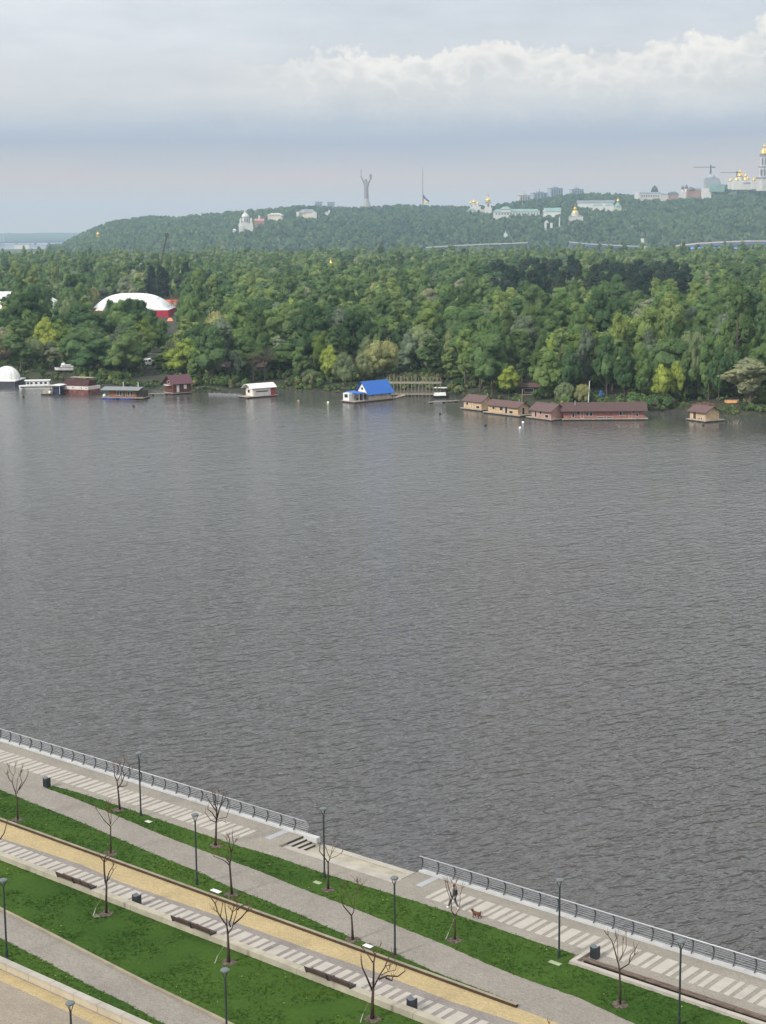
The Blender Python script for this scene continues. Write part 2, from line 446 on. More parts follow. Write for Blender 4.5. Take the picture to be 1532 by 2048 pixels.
M_steel = mat('galvanised_steel', lin(168, 170, 172), .4, .08, 3, metal=.2)
M_wood = mat('dark_wood', lin(66, 52, 46), .7, .3, 4, stretch=(1, 8, 8))
M_soil = mat('soil', lin(72, 60, 52), .95, .5, 5, .5, world=True, col2=lin(112, 100, 90))

# grass: several greens, paler worn spots, yellow flowers
gm = bpy.data.materials.new('lawn_grass'); gm.use_nodes = True; n3 = gm.node_tree; b = n3.nodes['Principled BSDF']; b.inputs['Roughness'].default_value = .9; b.inputs['Specular IOR Level'].default_value = .04
g3 = n3.nodes.new('ShaderNodeNewGeometry')
def gn_(scale, detail, p0, c0, p1, c1, rough=.6):
    n = n3.nodes.new('ShaderNodeTexNoise'); n.inputs['Scale'].default_value = scale; n.inputs['Detail'].default_value = detail; n.inputs['Roughness'].default_value = rough
    n3.links.new(g3.outputs['Position'], n.inputs['Vector'])
    r = n3.nodes.new('ShaderNodeValToRGB'); r.color_ramp.elements[0].position = p0; r.color_ramp.elements[0].color = c0
    r.color_ramp.elements[1].position = p1; r.color_ramp.elements[1].color = c1
    n3.links.new(n.outputs[0], r.inputs[0]); return r.outputs[0]
def gmix(f, a, c, bl='MIX'):
    n = n3.nodes.new('ShaderNodeMix'); n.data_type = 'RGBA'; n.blend_type = bl
    for k_, q in ((0, f), (6, a), (7, c)):
        if isinstance(q, (int, float)): n.inputs[k_].default_value = q
        elif isinstance(q, tuple): n.inputs[k_].default_value = q
        else: n3.links.new(q, n.inputs[k_])
    return n.outputs[2]
GA = gn_(.12, 5, .36, (.030, .066, .012, 1), .66, (.050, .092, .016, 1))
GB = gn_(3.2, 4, .3, (.90, .92, .92, 1), .72, (1.10, 1.08, 1.06, 1))
gc = gmix(1.0, GA, GB, 'MULTIPLY')
worn = gn_(.9, 6, .66, (0, 0, 0, 1), .78, (1, 1, 1, 1), .7)
gc = gmix(gmix(1.0, worn, (.55, .55, .55, 1), 'MULTIPLY'), gc, (.10, .105, .036, 1))
n3.links.new(gc, b.inputs['Base Color'])
gb_ = n3.nodes.new('ShaderNodeBump'); gb_.inputs['Strength'].default_value = .8; gb_.inputs['Distance'].default_value = .06
gt = n3.nodes.new('ShaderNodeTexNoise'); gt.inputs['Scale'].default_value = 5; gt.inputs['Detail'].default_value = 5
n3.links.new(g3.outputs['Position'], gt.inputs['Vector']); n3.links.new(gt.outputs[0], gb_.inputs['Height']); n3.links.new(gb_.outputs[0], b.inputs['Normal'])
M_grass = gm

VR = 83.35                                    # the railing line
SU0, SU1 = -78.4, -67.7                       # the sunken terrace between the two railings
# the body of the embankment, its river wall and the sunken terrace
eb = MB()
for (a, c, v1, z1) in ((-420, SU0, 83.75, G - .03), (SU0, SU1, 80.6, G - .03), (SU1, 400, 83.75, G - .03)):
    eb.prism([W(u, v)[:2] for u, v in rect(a, c, -120, v1)], -2.5, z1)
eb.prism([W(u, v)[:2] for u, v in rect(SU0, SU1, 80.6, 83.9)], -2.5, 1.87)
tag(eb.build('embankment', M_conc2), kind='structure')
sheet('promenade', [rect(-300, SU0, 50, 83.2), rect(SU0, SU1, 50, 80.6), rect(SU1, 250, 50, 83.2)], G, M_prom)
sheet('plaza', [rect(-300, 250, -100, 55.65)], G + .004, M_road)
sheet('ground', [rect(-420, -300, -120, 83.7), rect(250, 400, -120, 83.7)], G, M_prom)

# grass strips and paths, edges read off the photo
g1n = line([(104, 1572), (157, 1586), (214, 1604.5), (287, 1629), (360, 1654), (475, 1692), (543, 1711.5), (645, 1747), (760, 1782), (835, 1805), (906, 1828), (989, 1856), (1090, 1891), (1120, 1900)])
g1s = line([(91, 1576), (146, 1595), (235, 1632), (324, 1670), (400, 1699), (464, 1722), (527, 1745.4), (595, 1774), (711, 1818), (810, 1857.6), (892, 1890.5), (974, 1927.5), (1045, 1956), (1154, 1994), (1266, 2046)])
g2n = line([(0, 1580), (65, 1607), (146, 1638.5), (222, 1672), (308, 1709), (400, 1745.5), (446, 1769), (517, 1796.5), (600, 1830.5), (694, 1872), (790, 1908), (864.5, 1942.5), (936, 1970), (1029, 2006)])
k2 = line([(0, 1819), (90.5, 1864.5), (192, 1916.6), (296, 1970), (420, 2030)])
p2s = line([(0, 1877), (88, 1922), (175.5, 1970), (247, 2004), (326, 2048)])
KV, KU1 = 71.2, -50.75                        # kerb of the yellow path
YV = line([(0, 1676), (86, 1703.6), (167, 1731), (238.5, 1763), (329, 1794.6), (420, 1826), (477, 1847), (619.6, 1899), (760, 1947), (897, 2001.5), (1029, 2044)])
c_ = lambda v: (lambda u: v)
g1top = lambda u: (g1n(u) if u < -51.75 else 77.68)
strip('path', lambda u: min(g1s(u), 78.0) if u > -101.3 else 78.05, lambda u: g2n(u) if u < KU1 else KV - .3, -180, -25, G + .004, M_path, .5, .03, 0.003)
strip('grass', g1top, g1s, -101.3, -25, G + .04, M_grass, .3, .10, .08, .04)
strip('grass', g2n, c_(KV + .05), -180, KU1 - .4, G + .04, M_grass, .3, .09, .08, .03)
strip('yellow_path', c_(KV - .1), YV, -180, -25, G + .008, M_yel, .5, 0, .003)
strip('grass', c_(66.32), lambda u: k2(u) + .02, -180, -25, G + .05, M_grass, .3, .05, .1, .09)
strip('path', lambda u: k2(u), p2s, -180, -25, G + .004, M_path, .5, .02, .003)
strip('grass', lambda u: max(p2s(u), 56.15), c_(56.1), -180, -25, G + .04, M_grass, .3, .10, .08, .03)
sheet('yellow_band', [rect(-180, -25, 54.72, 55.6)], G + .010, M_yel)
# bench strip behind the sitting wall: grey paving and pale stripes
M_bstrip = paver('bench_strip_paving', lin(128, 121, 115), .3, .15, .05, stain=.88)
strip('bench_strip', lambda u: min(YV(u), 69.6), c_(66.8), -180, -25, G + .006, M_bstrip, .5, 0, .003)

def stripes(u0, u1, v0, v1, z, seed):
    b = MB(); r = random.Random(seed); u = u0; seq = [.34, .36, .72, .34, .52, .36, .74, .3, .5]
    i = seed
    while u < u1:
        wd = seq[i % len(seq)] * r.uniform(.94, 1.06); i += 1
        if u + wd > u1: break
        b.prism([W(a, c)[:2] for a, c in rect(u, u + wd, v0, v1)], z - .02, z)
        u += wd + r.choice((.24, .28, .34))
    return b
tag(stripes(-128, -81.45, 79.72, 81.75, G + .012, 3).build('paving_stripes', M_slab), kind='structure')
tag(stripes(-64.55, -28, 80.0, 82.05, G + .012, 1).build('paving_stripes', M_slab), kind='structure')
tag(stripes(-128, -30, 66.85, 68.75, G + .014, 5).build('paving_stripes', M_slab), kind='structure')
sheet('grey_inlay', [rect(-80.35, -79.75, 81.1, 83.15), rect(-66.3, -65.8, 81.2, 83.1)], G + .010, mat('grey_slab', lin(150, 151, 153), .8, .08, 1, world=True))

# the sunken terrace: strip one step down, stairs at its left end, landing, outer edge
tb = MB()
tb.prism([W(u, v)[:2] for u, v in [(SU0 + .02, 80.62), (SU1 + .1, 80.62), (SU1 - .05, 81.95), (SU0 + .02, 81.42)]], 1.80, 2.32)
tag(tb.build('terrace_strip', M_conc), kind='structure')
tb = MB(); tb.prism([W(u, v)[:2] for u, v in rect(SU0 + .02, SU1 - .02, 81.44, 83.40)], 1.80, 1.90)
tag(tb.build('terrace_landing', M_conc2), kind='structure')
tb = MB()
for k in range(6):
    a = -77.1 + (SU1 + 77.1) * k / 6
    tb.prism([W(u, v)[:2] for u, v in rect(a + .006, a + (SU1 + 77.1) / 6 - .006, 83.42, 83.95)], 1.5, 1.97)
tag(tb.build('terrace_edge', M_conc), kind='structure')
M_riser = mat('riser_shade', lin(72, 66, 62), .85, .2, 2)  # shade on the risers is put into their darker colour
for sgn, u0 in ((1, SU0), (-1, SU1)):
    st = thing('stairs', 'short flight of pale steps with dark risers at the end of the left railing' if sgn > 0 else
               'short flight of pale steps rising from the sunken terrace beside the right railing', 'stairs', W(u0, 82.4, 0), A, 'stairs of the sunken terrace')
    ri = MB(); tr = MB()
    for k in range(4):
        z = G - .15 * k
        x0, x1 = sorted((sgn * (.03 + .34 * k), sgn * (.03 + .34 * (k + 1))))
        if k < 3: tr.box(x0, x1, -.95, .92, z - .15 - .03, z - .15)
        xr = sgn * (.03 + .34 * k)
        ri.box(min(xr, xr + sgn * .012), max(xr, xr + sgn * .012), -.95, .92, z - .15 + .002, z - .002)
    tr.build('tread', M_conc, st); ri.build('riser', M_riser, st)

# kerbs and low walls
kb = MB(); kt = MB(); u = -180; r = random.Random(3)
k1 = thing('low_kerb', 'low brown kerb between the grass and the yellow path, ending in a blunt tip', 'kerb')
while u < KU1:
    e = min(u + 1.0, KU1)
    kb.prism([W(a, c)[:2] for a, c in rect(u + .004, e - .004, KV - .13, KV + .08)], G - .05, G + .17 + r.uniform(-.006, .006))
    u = e
kb.build('kerb_body', M_kerb, k1)  # body darker than its cap
ub = -180
while ub < KU1 - .1:
    e = min(ub + 1.0, KU1); kt.prism([W(a, c)[:2] for a, c in rect(ub + .004, e - .004, KV - .115, KV + .09)], G + .177, G + .20); ub = e
kt.build('kerb_cap', M_kerbtop, k1)
k2o = strip('low_kerb', lambda u: k2(u) + .1, lambda u: k2(u) - .1, -180, -25, G + .13, M_kerbtop, 1.0, 0, .14, kind=None)
tag(k2o, 'low brown kerb between the widest lawn and the lower grey path', 'kerb')

def wall_thing(name, label, u0, u1, v0, v1, h, seg, m, capm=None, cap_over=0):
    t = thing(name, label, 'wall'); b = MB(); c = MB(); u = u0
    while u < u1:
        b.prism([W(a, q)[:2] for a, q in rect(u + .012, u + seg - .012, v0 + cap_over, v1 - cap_over)], G - .1, G + h - (.14 if capm else 0))
        if capm: c.prism([W(a, q)[:2] for a, q in rect(u + .012, u + seg - .012, v0, v1)], G + h - .137, G + h)
        u += seg
    b.build('wall', m, t)
    if capm: c.build('cap', capm, t)
    return t
wall_thing('sitting_wall', 'long low aged concrete sitting wall carrying the benches above the lawn', -181.2, -25, 66.28, 66.80, .42, 2.95, M_conc2)
nw = wall_thing('parapet_wall', 'beige parapet wall with broad pale cap stones beside the yellow band', -181, -25, 55.68, 56.12, .52, 2.08, mat('beige_render', lin(172, 160, 138), .9, .12, .8, .2, world=True), M_conc, .05)

# railings
M_rail = mat('railing_grey', lin(62, 66, 71), .45, .12, 3); M_raill = mat('rail_grey', lin(120, 123, 126), .45, .12, 3)
def railing(label, u0, u1, first, n, step, heavy):
    t = thing('railing', label, 'railing', W(u0, VR, G), A, 'riverside railings')
    ln = u1 - u0
    cb = MB(); x = 0 - .0
    while x < ln + (1.15 if not heavy else 0):
        e = min(x + 2.74, ln + (1.15 if not heavy else 0)); cb.box(x + .006, e - .006, -.2, .2, -.25, .13); x = e
    cb.build('plinth', mat('plinth_stone', lin(170, 170, 169), .8, .1, 1.2, .1, world=True), t)
    prof = [(-.04, .13), (.10, .30), (.19, .55), (.17, .78), (.06, .98), (-.05, 1.07)]
    for k in range(n):
        x = first + k * step
        if x > ln + .01: break
        p = MB(); p.tube([(x, y, z) for y, z in prof], [.05, .052, .052, .05, .045, .04], 6); p.build('post', M_rail, t)
    rb = MB(); rb.tube([(0, -.05, 1.09), (ln, -.05, 1.09)], .042 if heavy else .036, 8); rb.build('handrail', M_steel, t, smooth=True)
    zs = (.25, .38, .51, .64, .77, .90)
    for z in zs:
        y = float(np.interp(z, [q[1] for q in prof], [q[0] for q in prof]))
        b = MB(); b.tube([(0, y + .03, z), (ln, y + .03, z)], .021 if heavy else .011, 6); b.build('rail', M_raill if heavy else M_steel, t)
    return t
railing('grey steel railing of thin rails and bowed posts running off left along the water', -130, -78.2, .1, 38, 1.40, False)
railing('grey steel railing of thicker rails and bowed posts running off right beside the water', -67.6, -30, .05, 28, 1.40, True)

# ------------------------------------------------------------------ street lamps
def make_lamp(label, loc):
    t = thing('street_lamp', label, 'street lamp', loc, 0, 'street lamps along the embankment')
    b = MB(); b.lathe([(.16, 0), (.16, .03), (.095, .06), (.085, .5), (.062, .55), (.056, 4.48)], 10); b.build('pole', M_lamp, t, smooth=False)
    h = MB(); h.lathe([(.05, 4.46), (.07, 4.5), (.05, 4.56)], 10)
    for k in range(3):
        q = 2 * math.pi * k / 3 + .5
        h.tube([(.03 * math.cos(q), .03 * math.sin(q), 4.5), (.21 * math.cos(q), .21 * math.sin(q), 4.92)], .024, 5)
    h.build('bracket', M_lamp, t)
    c = MB(); c.lathe([(.215, 4.9), (.25, 4.93), (.25, 4.99), (.18, 5.04), (.05, 5.06)], 18); c.build('lamp_head', M_lcap, t, smooth=False)
    g = MB(); g.lathe([(.19, 4.875), (.2, 4.898)], 14); g.build('diffuser', M_glass, t, smooth=True)
    return t
M_lamp = mat('lamp_green_black', lin(40, 50, 52), .45, .12, 2)
M_lcap = mat('lamp_cap_grey', lin(92, 99, 101), .4, .08, 3)
M_glass = mat('lamp_diffuser', lin(205, 205, 200), .25, .05, 3)
def head(px, py): return at(px, py, G + 5.05) - Vector((0, 0, 5.05))
lamps = [(at(282, 1633, G), 'slim dark street lamp between the left railing and the first promenade tree'),
         (at(649, 1757, G), 'slim dark street lamp in front of the sunken terrace steps'),
         (at(1118, 1916, G), 'slim dark street lamp beside the end of the long wooden beam seat'),
         (at(394, 1770, G), 'slim dark street lamp by the yellow path next to a white plate in the grass'),
         (at(790, 1911, G), 'slim dark street lamp on the narrow grass tip near the brown dog'),
         (at(14, 1915, G), 'slim dark street lamp by the parapet wall at the left edge'),
         (head(450, 1937), 'slim dark street lamp in the widest lawn, cut off by the bottom edge'),
         (head(140, 2003), 'slim dark street lamp rising from the beige plaza before the parapet wall'),
         (at(1358, 2052, G), 'slim dark street lamp in front of the long beam seat and right railing')]
la = make_lamp(lamps[0][1], lamps[0][0])
for p, lb in lamps[1:]:
    c = copy_tree(la); c.location = p; c['label'] = lb
    c.rotation_euler[2] = rng.uniform(0, 2)

# ------------------------------------------------------------------ bare pollarded trees
M_bark = mat('bare_bark', lin(62, 49, 41), .9, .35, 6, .4)
M_twig = mat('twig_bark', lin(96, 72, 50), .9, .3, 6)
def bare_tree(label, base, ox, oy, sc, trunk, branches, rad=.085, twigs=True, seed=1, stake=None):
    rad *= .86
    r = random.Random(seed)
    bp = at(base[0], base[1], G + .02); Y0 = bp.y
    def P(q, dy=0.0):
        return dep(ox + q[0] / sc, oy + q[1] / sc, Y0 + dy) - bp
    t = thing('bare_tree', label, 'tree', bp, 0, 'pollarded bare trees on the embankment')
    tp = [P(q) for q in trunk]; tp[0] = Vector((tp[0].x, 0, -.1))
    n = len(tp)
    b = MB(); b.tube(tp, [rad * (1.35 if i == 0 else 1.0 - .32 * i / (n - 1)) for i in range(n)], 8); b.build('trunk', M_bark, t, smooth=True)
    done = {}
    tops = []
    for k, br in enumerate(branches):
        key0 = (round(br[0][0] / 12), round(br[0][1] / 12))
        d0 = 0.0; r0 = rad * .62
        for (qx, qy), (dd, rr) in done.items():
            if math.hypot(qx - br[0][0], qy - br[0][1]) < 28: d0, r0 = dd, rr * .75
        slope = r.uniform(-.55, .55)
        pts = []; rs = []; acc = 0; m_ = len(br)
        for i, q in enumerate(br):
            if i: acc += math.hypot(q[0] - br[i - 1][0], q[1] - br[i - 1][1]) / sc * Y0 / F
            pts.append(P(q, d0 + slope * acc)); rs.append(max(.019, r0 * (1 - .5 * i / max(1, m_ - 1))))
            done[(q[0], q[1])] = (d0 + slope * acc, rs[-1])
        bb = MB(); bb.tube(pts, rs, 6)
        bo = bb.build('branch', M_bark if r0 > .03 else M_twig, t, smooth=True)
        tops.append((pts[-1], rs[-1], (pts[-1] - pts[-2]).normalized(), bo))
    if twigs:
        for p, rr, d, bo in tops:
            tw = MB(); kn = Vector(p); tw.lathe([(.01, -.035), (rr * 1.7, 0), (.01, .04)], 6, c=kn)
            for _ in range(r.randint(3, 6)):
                dd = (d * .7 + Vector((r.uniform(-.8, .8), r.uniform(-.8, .8), r.uniform(.1, 1.0)))).normalized()
                l = r.uniform(.18, .5); mid = kn + dd * l * .5 + Vector((r.uniform(-.03, .03),) * 3)
                tw.tube([kn, mid, kn + dd * l + Vector((0, 0, .05))], [.012, .010, .007], 4, cap=False)
            tw.build('twigs', M_twig, bo)
    # ring of bark mulch and stones round the stem
    s_ = MB()
    for _ in range(46):
        q = r.uniform(0, 6.28); d = .46 * math.sqrt(r.random()); z = r.uniform(.02, .06); a = r.uniform(.04, .12)
        s_.lathe([(a, 0), (a * .8, z), (a * .3, z * 1.3)], 5, c=(bp.x + d * math.cos(q), bp.y + d * math.sin(q), G + .045))
    s_.lathe([(.48, 0), (.4, .03), (.1, .05)], 14, c=(bp.x, bp.y, G + .035))
    tag(s_.build('soil', M_soil), kind='structure')
    if stake:
        q = at(stake[0], stake[1], G + .03)
        st = thing('tree_stake', stake[2], 'stake', q, 0, 'pale guy stakes by the young trees')
        k_ = MB(); v = (bp - q).normalized()
        k_.tube([(0, 0, -.05), tuple(v * .2 + Vector((0, 0, .5)))], [.035, .022], 6); k_.build('peg', M_slab, st)
        l_ = MB(); l_.tube([tuple(v * .2 + Vector((0, 0, .48))), tuple(bp + Vector((0, 0, 1.5)) - q)], .006, 4); l_.build('guy_line', M_slab, st)
    return t

bare_tree('bare pollarded tree with fine vase of twigs left of the dark bin', (35, 1640), 0, 1500, 11.377,
          [(405, 1590), (392, 1300), (390, 1100), (345, 960)],
          [[(345, 945), (280, 740), (205, 660), (180, 545)], [(280, 740), (295, 600), (345, 510), (340, 380)], [(360, 960), (385, 800), (400, 650), (470, 530)],
           [(380, 990), (470, 790), (500, 740), (460, 600)], [(440, 900), (520, 770), (600, 640), (640, 540)], [(300, 590), (210, 460), (205, 390)], [(470, 530), (510, 390)], [(205, 660), (160, 570)]], .07, seed=1)
bare_tree('dark bare pollarded tree nearest the left railing, before a street lamp', (237, 1620), 180, 1480, 10.943,
          [(655, 1530), (630, 1250), (610, 1050), (595, 920)],
          [[(595, 910), (540, 780), (530, 640), (510, 540)], [(530, 640), (545, 470)], [(600, 900), (680, 740), (690, 620), (655, 560)], [(615, 1050), (700, 920), (750, 780), (700, 640), (765, 450)],
           [(700, 920), (680, 760), (690, 630)], [(750, 780), (865, 650), (935, 620)], [(640, 1010), (715, 1015), (785, 1000)], [(865, 650), (865, 590)]], .085, seed=2)
bare_tree('stout dark bare pollarded tree with many upright branches before the left railing', (432, 1692), 380, 1560, 8.193,
          [(415, 1090), (425, 900), (430, 690)],
          [[(430, 690), (440, 480), (400, 390), (370, 210)], [(440, 480), (420, 420), (430, 300), (410, 230)], [(432, 660), (480, 480), (520, 350), (545, 240)], [(490, 460), (510, 420), (570, 310), (590, 235)],
           [(440, 520), (380, 440), (330, 370), (290, 300)], [(440, 470), (460, 300), (475, 200)], [(430, 640), (360, 530), (290, 480), (295, 455)], [(425, 690), (340, 660), (255, 540)],
           [(440, 650), (520, 625), (600, 610), (640, 480), (655, 420)], [(440, 670), (520, 660), (575, 685)]], .105, seed=3)
bare_tree('small thin bare tree with wide forked top between the grey path and yellow path', (221, 1708), 0, 1440, 3.83,
          [(847, 1025), (848, 920), (847, 815)],
          [[(846, 815), (800, 770), (738, 683)], [(847, 800), (825, 700), (822, 640)], [(849, 800), (852, 720), (846, 685)], [(852, 810), (880, 775), (908, 743)], [(822, 690), (832, 650)]], .075, seed=4)
bare_tree('leaning bare tree with two drooping left branches beside a white plate', (463, 1790), 380, 1560, 8.193,
          [(685, 1890), (670, 1650), (650, 1400), (660, 1290), (680, 1180)],
          [[(680, 1180), (640, 1060), (650, 970), (630, 930)], [(680, 1180), (710, 1060), (700, 960), (690, 900)], [(640, 1390), (600, 1350), (540, 1310), (390, 1250)], [(645, 1350), (590, 1280), (480, 1230)],
           [(670, 1180), (610, 1130), (480, 1060)], [(640, 1060), (605, 980)], [(710, 1060), (740, 1015)]], .085, seed=5)
bare_tree('bare single stemmed tree with few side shoots in the lawn by the leftmost bench', (211, 1828), 80, 1700, 6.383,
          [(845, 825), (846, 600), (850, 450), (832, 400), (820, 250), (818, 150), (832, 92)],
          [[(850, 400), (880, 290), (935, 200)], [(847, 420), (900, 330), (935, 265)], [(820, 150), (790, 120), (760, 88)], [(830, 150), (880, 105)], [(830, 92), (860, 65)]], .085, seed=6,
          stake=(186, 1831, 'pale guy stake in the lawn near the single stemmed bare tree'))
bare_tree('bare tree with a few stubby branches in front of the sunken terrace', (656, 1780), 520, 1620, 4.506,
          [(613, 715), (615, 600), (615, 470)],
          [[(612, 470), (575, 420), (535, 370), (540, 335)], [(618, 470), (630, 430), (615, 400), (595, 345)], [(632, 430), (650, 350), (670, 292)], [(640, 400), (690, 320)], [(630, 440), (700, 410), (735, 388)]], .085, seed=7)
bare_tree('bare tree with thin forked crown at the grass tip beside the grey path', (705, 1881), 660, 1740, 6.647,
          [(303, 935), (295, 750), (285, 600)],
          [[(285, 605), (180, 480), (160, 430), (148, 320)], [(290, 600), (320, 540), (300, 480), (240, 350), (198, 215)], [(320, 540), (320, 380), (380, 270), (372, 170)], [(345, 320), (420, 205)], [(375, 180), (350, 150)]], .085, seed=8)
bare_tree('large bare pollarded tree with broad vase crown in front of the middle bench', (458, 1926), 400, 1760, 10.78,
          [(620, 1780), (612, 1450), (600, 1160)],
          [[(600, 1160), (580, 990), (510, 890), (440, 790), (380, 690), (330, 510), (245, 395)], [(440, 790), (460, 670), (490, 520)], [(578, 990), (575, 830), (540, 600), (540, 520)], [(605, 1155), (690, 1040), (720, 920), (780, 740), (800, 490)],
           [(655, 1010), (625, 920), (660, 860), (700, 690), (720, 600)], [(720, 960), (880, 820), (985, 700), (1060, 590)], [(800, 650), (870, 570), (970, 535)], [(800, 490), (755, 460)], [(800, 490), (880, 370)], [(985, 700), (1090, 655)],
           [(330, 510), (370, 440)], [(370, 690), (300, 630)], [(700, 690), (670, 640)], [(700, 690), (755, 650)]], .105, seed=9,
          stake=(429, 1927, 'pale guy stake in the lawn near the broad vase crowned bare tree'))
bare_tree('bare tree with two lyre shaped branches standing before the walking person', (909, 1881), 840, 1730, 8.511,
          [(590, 1270), (596, 1050), (600, 855)],
          [[(600, 860), (540, 790), (530, 640), (570, 470), (615, 290)], [(602, 850), (660, 760), (685, 600), (680, 520), (715, 400)], [(570, 470), (575, 330), (540, 290)], [(530, 625), (460, 420), (435, 290)], [(545, 560), (490, 400), (470, 300)]], .07, seed=10,
          stake=(891, 1879, 'pale guy stake in the grass near the lyre branched bare tree'))
bare_tree('tallest bare tree with long twisted right branches near the bottom edge', (745, 2039), 660, 1740, 6.647,
          [(560, 1985), (565, 1760), (575, 1570)],
          [[(560, 1595), (490, 1430), (430, 1300), (413, 1185)], [(575, 1565), (580, 1350), (580, 1230), (602, 1130), (570, 1075)], [(582, 1245), (510, 1140), (455, 1060)], [(585, 1550), (660, 1400), (730, 1290), (770, 1180), (820, 1120)],
           [(740, 1280), (850, 1240), (862, 1185)], [(680, 1400), (770, 1350), (870, 1330), (880, 1275)], [(650, 1450), (760, 1405), (900, 1415), (995, 1345)], [(740, 1435), (825, 1470), (840, 1415)], [(595, 1130), (650, 1035)], [(752, 1290), (770, 1340), (795, 1305)]], .115, seed=11,
          stake=(720, 2046, 'pale guy stake in the lawn near the tallest bare tree'))
bare_tree('slender bare tree with upright crown beside the long wooden beam seat', (1240, 2010), 1100, 1860, 3.546,
          [(497, 530), (497, 400), (494, 290), (485, 235)],
          [[(485, 238), (455, 130), (440, 80), (412, 38)], [(490, 222), (515, 170), (518, 75)], [(500, 212), (520, 165), (540, 120), (540, 18)], [(498, 278), (560, 240), (570, 180), (602, 138)], [(560, 238), (598, 178)], [(450, 105), (472, 55)], [(482, 200), (476, 60)]], .075, seed=12)
bare_tree('bare branch tip of a tree entering from the left edge over the yellow path', (-24, 1762), 0, 1500, 11.377,
          [(-270, 2980), (-250, 2500), (-200, 2300)],
          [[(-200, 2310), (5, 2025), (95, 1890), (130, 1760), (165, 1640)], [(-210, 2310), (-300, 2000), (-280, 1700)], [(-205, 2330), (-420, 2060), (-480, 1800)]], .085, seed=13)
bare_tree('twig tip of a bare tree poking up at the bottom edge beside the yellow path', (1118, 2192), 1000, 2000, 4.0,
          [(470, 768), (466, 520), (460, 430)],
          [[(460, 435), (420, 330), (398, 250), (392, 188)], [(462, 430), (500, 330), (530, 260)], [(455, 450), (370, 400), (300, 330)]], .08, seed=14)

# ------------------------------------------------------------------ benches on the sitting wall
def make_bench(label, u):
    t = thing('bench', label, 'bench', W(u, 66.54, G + .42), A, 'benches on the sitting wall')
    for k in range(2):
        p = MB()
        for j in range(3):
            z0 = .12 + j * .105; y = -.28 - j * .045
            p.box(.02 + k * .84, .84 + k * .84 - .012, y - .02, y + .015, z0, z0 + .095)
        p.build('backrest', M_wood, t)
    s_ = MB()
    for j in range(5): s_.box(.02, 1.68, -.24 + j * .1, -.155 + j * .1, .065, .105)
    s_.build('seat', M_wood, t)
    for x in (.0, 1.66):
        q = MB(); q.box(x, x + .05, -.27, .26, .0, .06)
        q.tube([(x + .025, -.27, .03), (x + .025, -.42, .45)], .028, 5)
        q.tube([(x + .025, -.27, .06), (x + .025, .3, .10)], .03, 5); q.build('support', M_dark, t)
    return t
bl = [(-85.35, 'dark wooden bench at the far left, left half of the leftmost pair'), (-83.6, 'dark wooden bench beside the single stemmed bare tree, right half of the leftmost pair'),
      (-73.95, 'dark wooden bench on the left of the middle pair on the wall'), (-72.2, 'dark wooden bench on the right of the middle pair, behind the vase crowned tree'),
      (-62.45, 'dark wooden bench on the left of the rightmost pair on the wall'), (-60.7, 'dark wooden bench next to the tallest bare tree, right half of the rightmost pair')]
b0 = make_bench(bl[0][1], bl[0][0])
for u, lb in bl[1:]:
    c = copy_tree(b0); c.location = W(u, 66.54, G + .42); c['label'] = lb

# ------------------------------------------------------------------ litter bins
def make_bin(label, loc, rz):
    t = thing('litter_bin', label, 'litter bin', loc, rz, 'dark litter bins')
    b = MB(); b.box(-.235, .235, -.2, .2, .06, .62); b.box(-.2, .2, -.17, .17, 0, .06); b.build('body', M_bin, t)
    f = MB()
    for x in np.linspace(-.2, .2, 6): f.box(x - .025, x + .025, -.218, -.2, .08, .6)
    f.build('slats', M_dark, t)
    s_ = MB(); s_.prism_y([(-.235, .62), (-.02, .62), (-.235, .8)], -.2, .2); s_.prism_y([(.02, .62), (.235, .62), (.235, .8)], -.2, .2); s_.build('hood', M_bin, t)
    c = MB(); c.prism_y([(-.25, .80), (-.235, .803), (0, .70), (.235, .803), (.25, .80), (0, .685)][0:3] + [(0, .68)], -.215, .215)
    c.prism_y([(0, .68), (0, .70), (.235, .803), (.25, .80)][::-1], -.215, .215); c.build('lid', M_lcap, t)
    return t
M_bin = mat('bin_charcoal', lin(48, 50, 56), .5, .15, 4)
bins = [(at(94, 1574, G), A, 'dark litter bin at the tip of the grass near the left railing'), (W(*uvp(274, 1812), G), A, 'dark litter bin behind the sitting wall between the leftmost and middle benches'),
        (W(*uvp(824, 2022), G), A, 'dark litter bin behind the sitting wall right of the tallest bare tree'), (W(-50.85, 79.35, G), A, 'dark litter bin at the end of the long wooden beam seat')]
bb0 = make_bin(bins[0][2], bins[0][0], bins[0][1])
for p, rz, lb in bins[1:]:
    c = copy_tree(bb0); c.location = p; c['label'] = lb

# ------------------------------------------------------------------ white plates in the grass
M_dull = mat('dull_plate', lin(178, 180, 160), .8, .15, 3); M_faint = mat('mossy_plate', lin(140, 150, 118), .9, .25, 3)
for (px, py, rz, wd, lb) in [(297, 1644, A, .55, 'dull white rectangular plate in the grass beside the street lamp near left railing'), (432, 1783, A, .8, 'bright white rectangular plate in the grass beside the yellow path lamp'),
                             (736, 1893, A, .62, 'white rectangular plate in the grass behind the tallest bare tree'), (635, 1766, A, .6, 'faint mossy plate in the grass in front of the sunken terrace'),
                             (1110, 1927, A, .8, 'faint mossy plate in the grass at the corner of the white kerb')]:
    t = thing('ground_plate', lb, 'cover plate', at(px, py, G + .04), rz, 'white plates set in the grass')
    b = MB(); b.box(-wd / 2, wd / 2, -.17, .17, 0, .05); b.build('plate', M_dull if 'dull' in lb else (M_faint if 'faint' in lb else mat('white_plate', lin(226, 226, 222), .6, .06, 3)), t)
    b = MB(); b.box(-wd / 2 - .04, wd / 2 + .04, -.21, .21, -.05, .025); b.build('frame', M_dark, t)

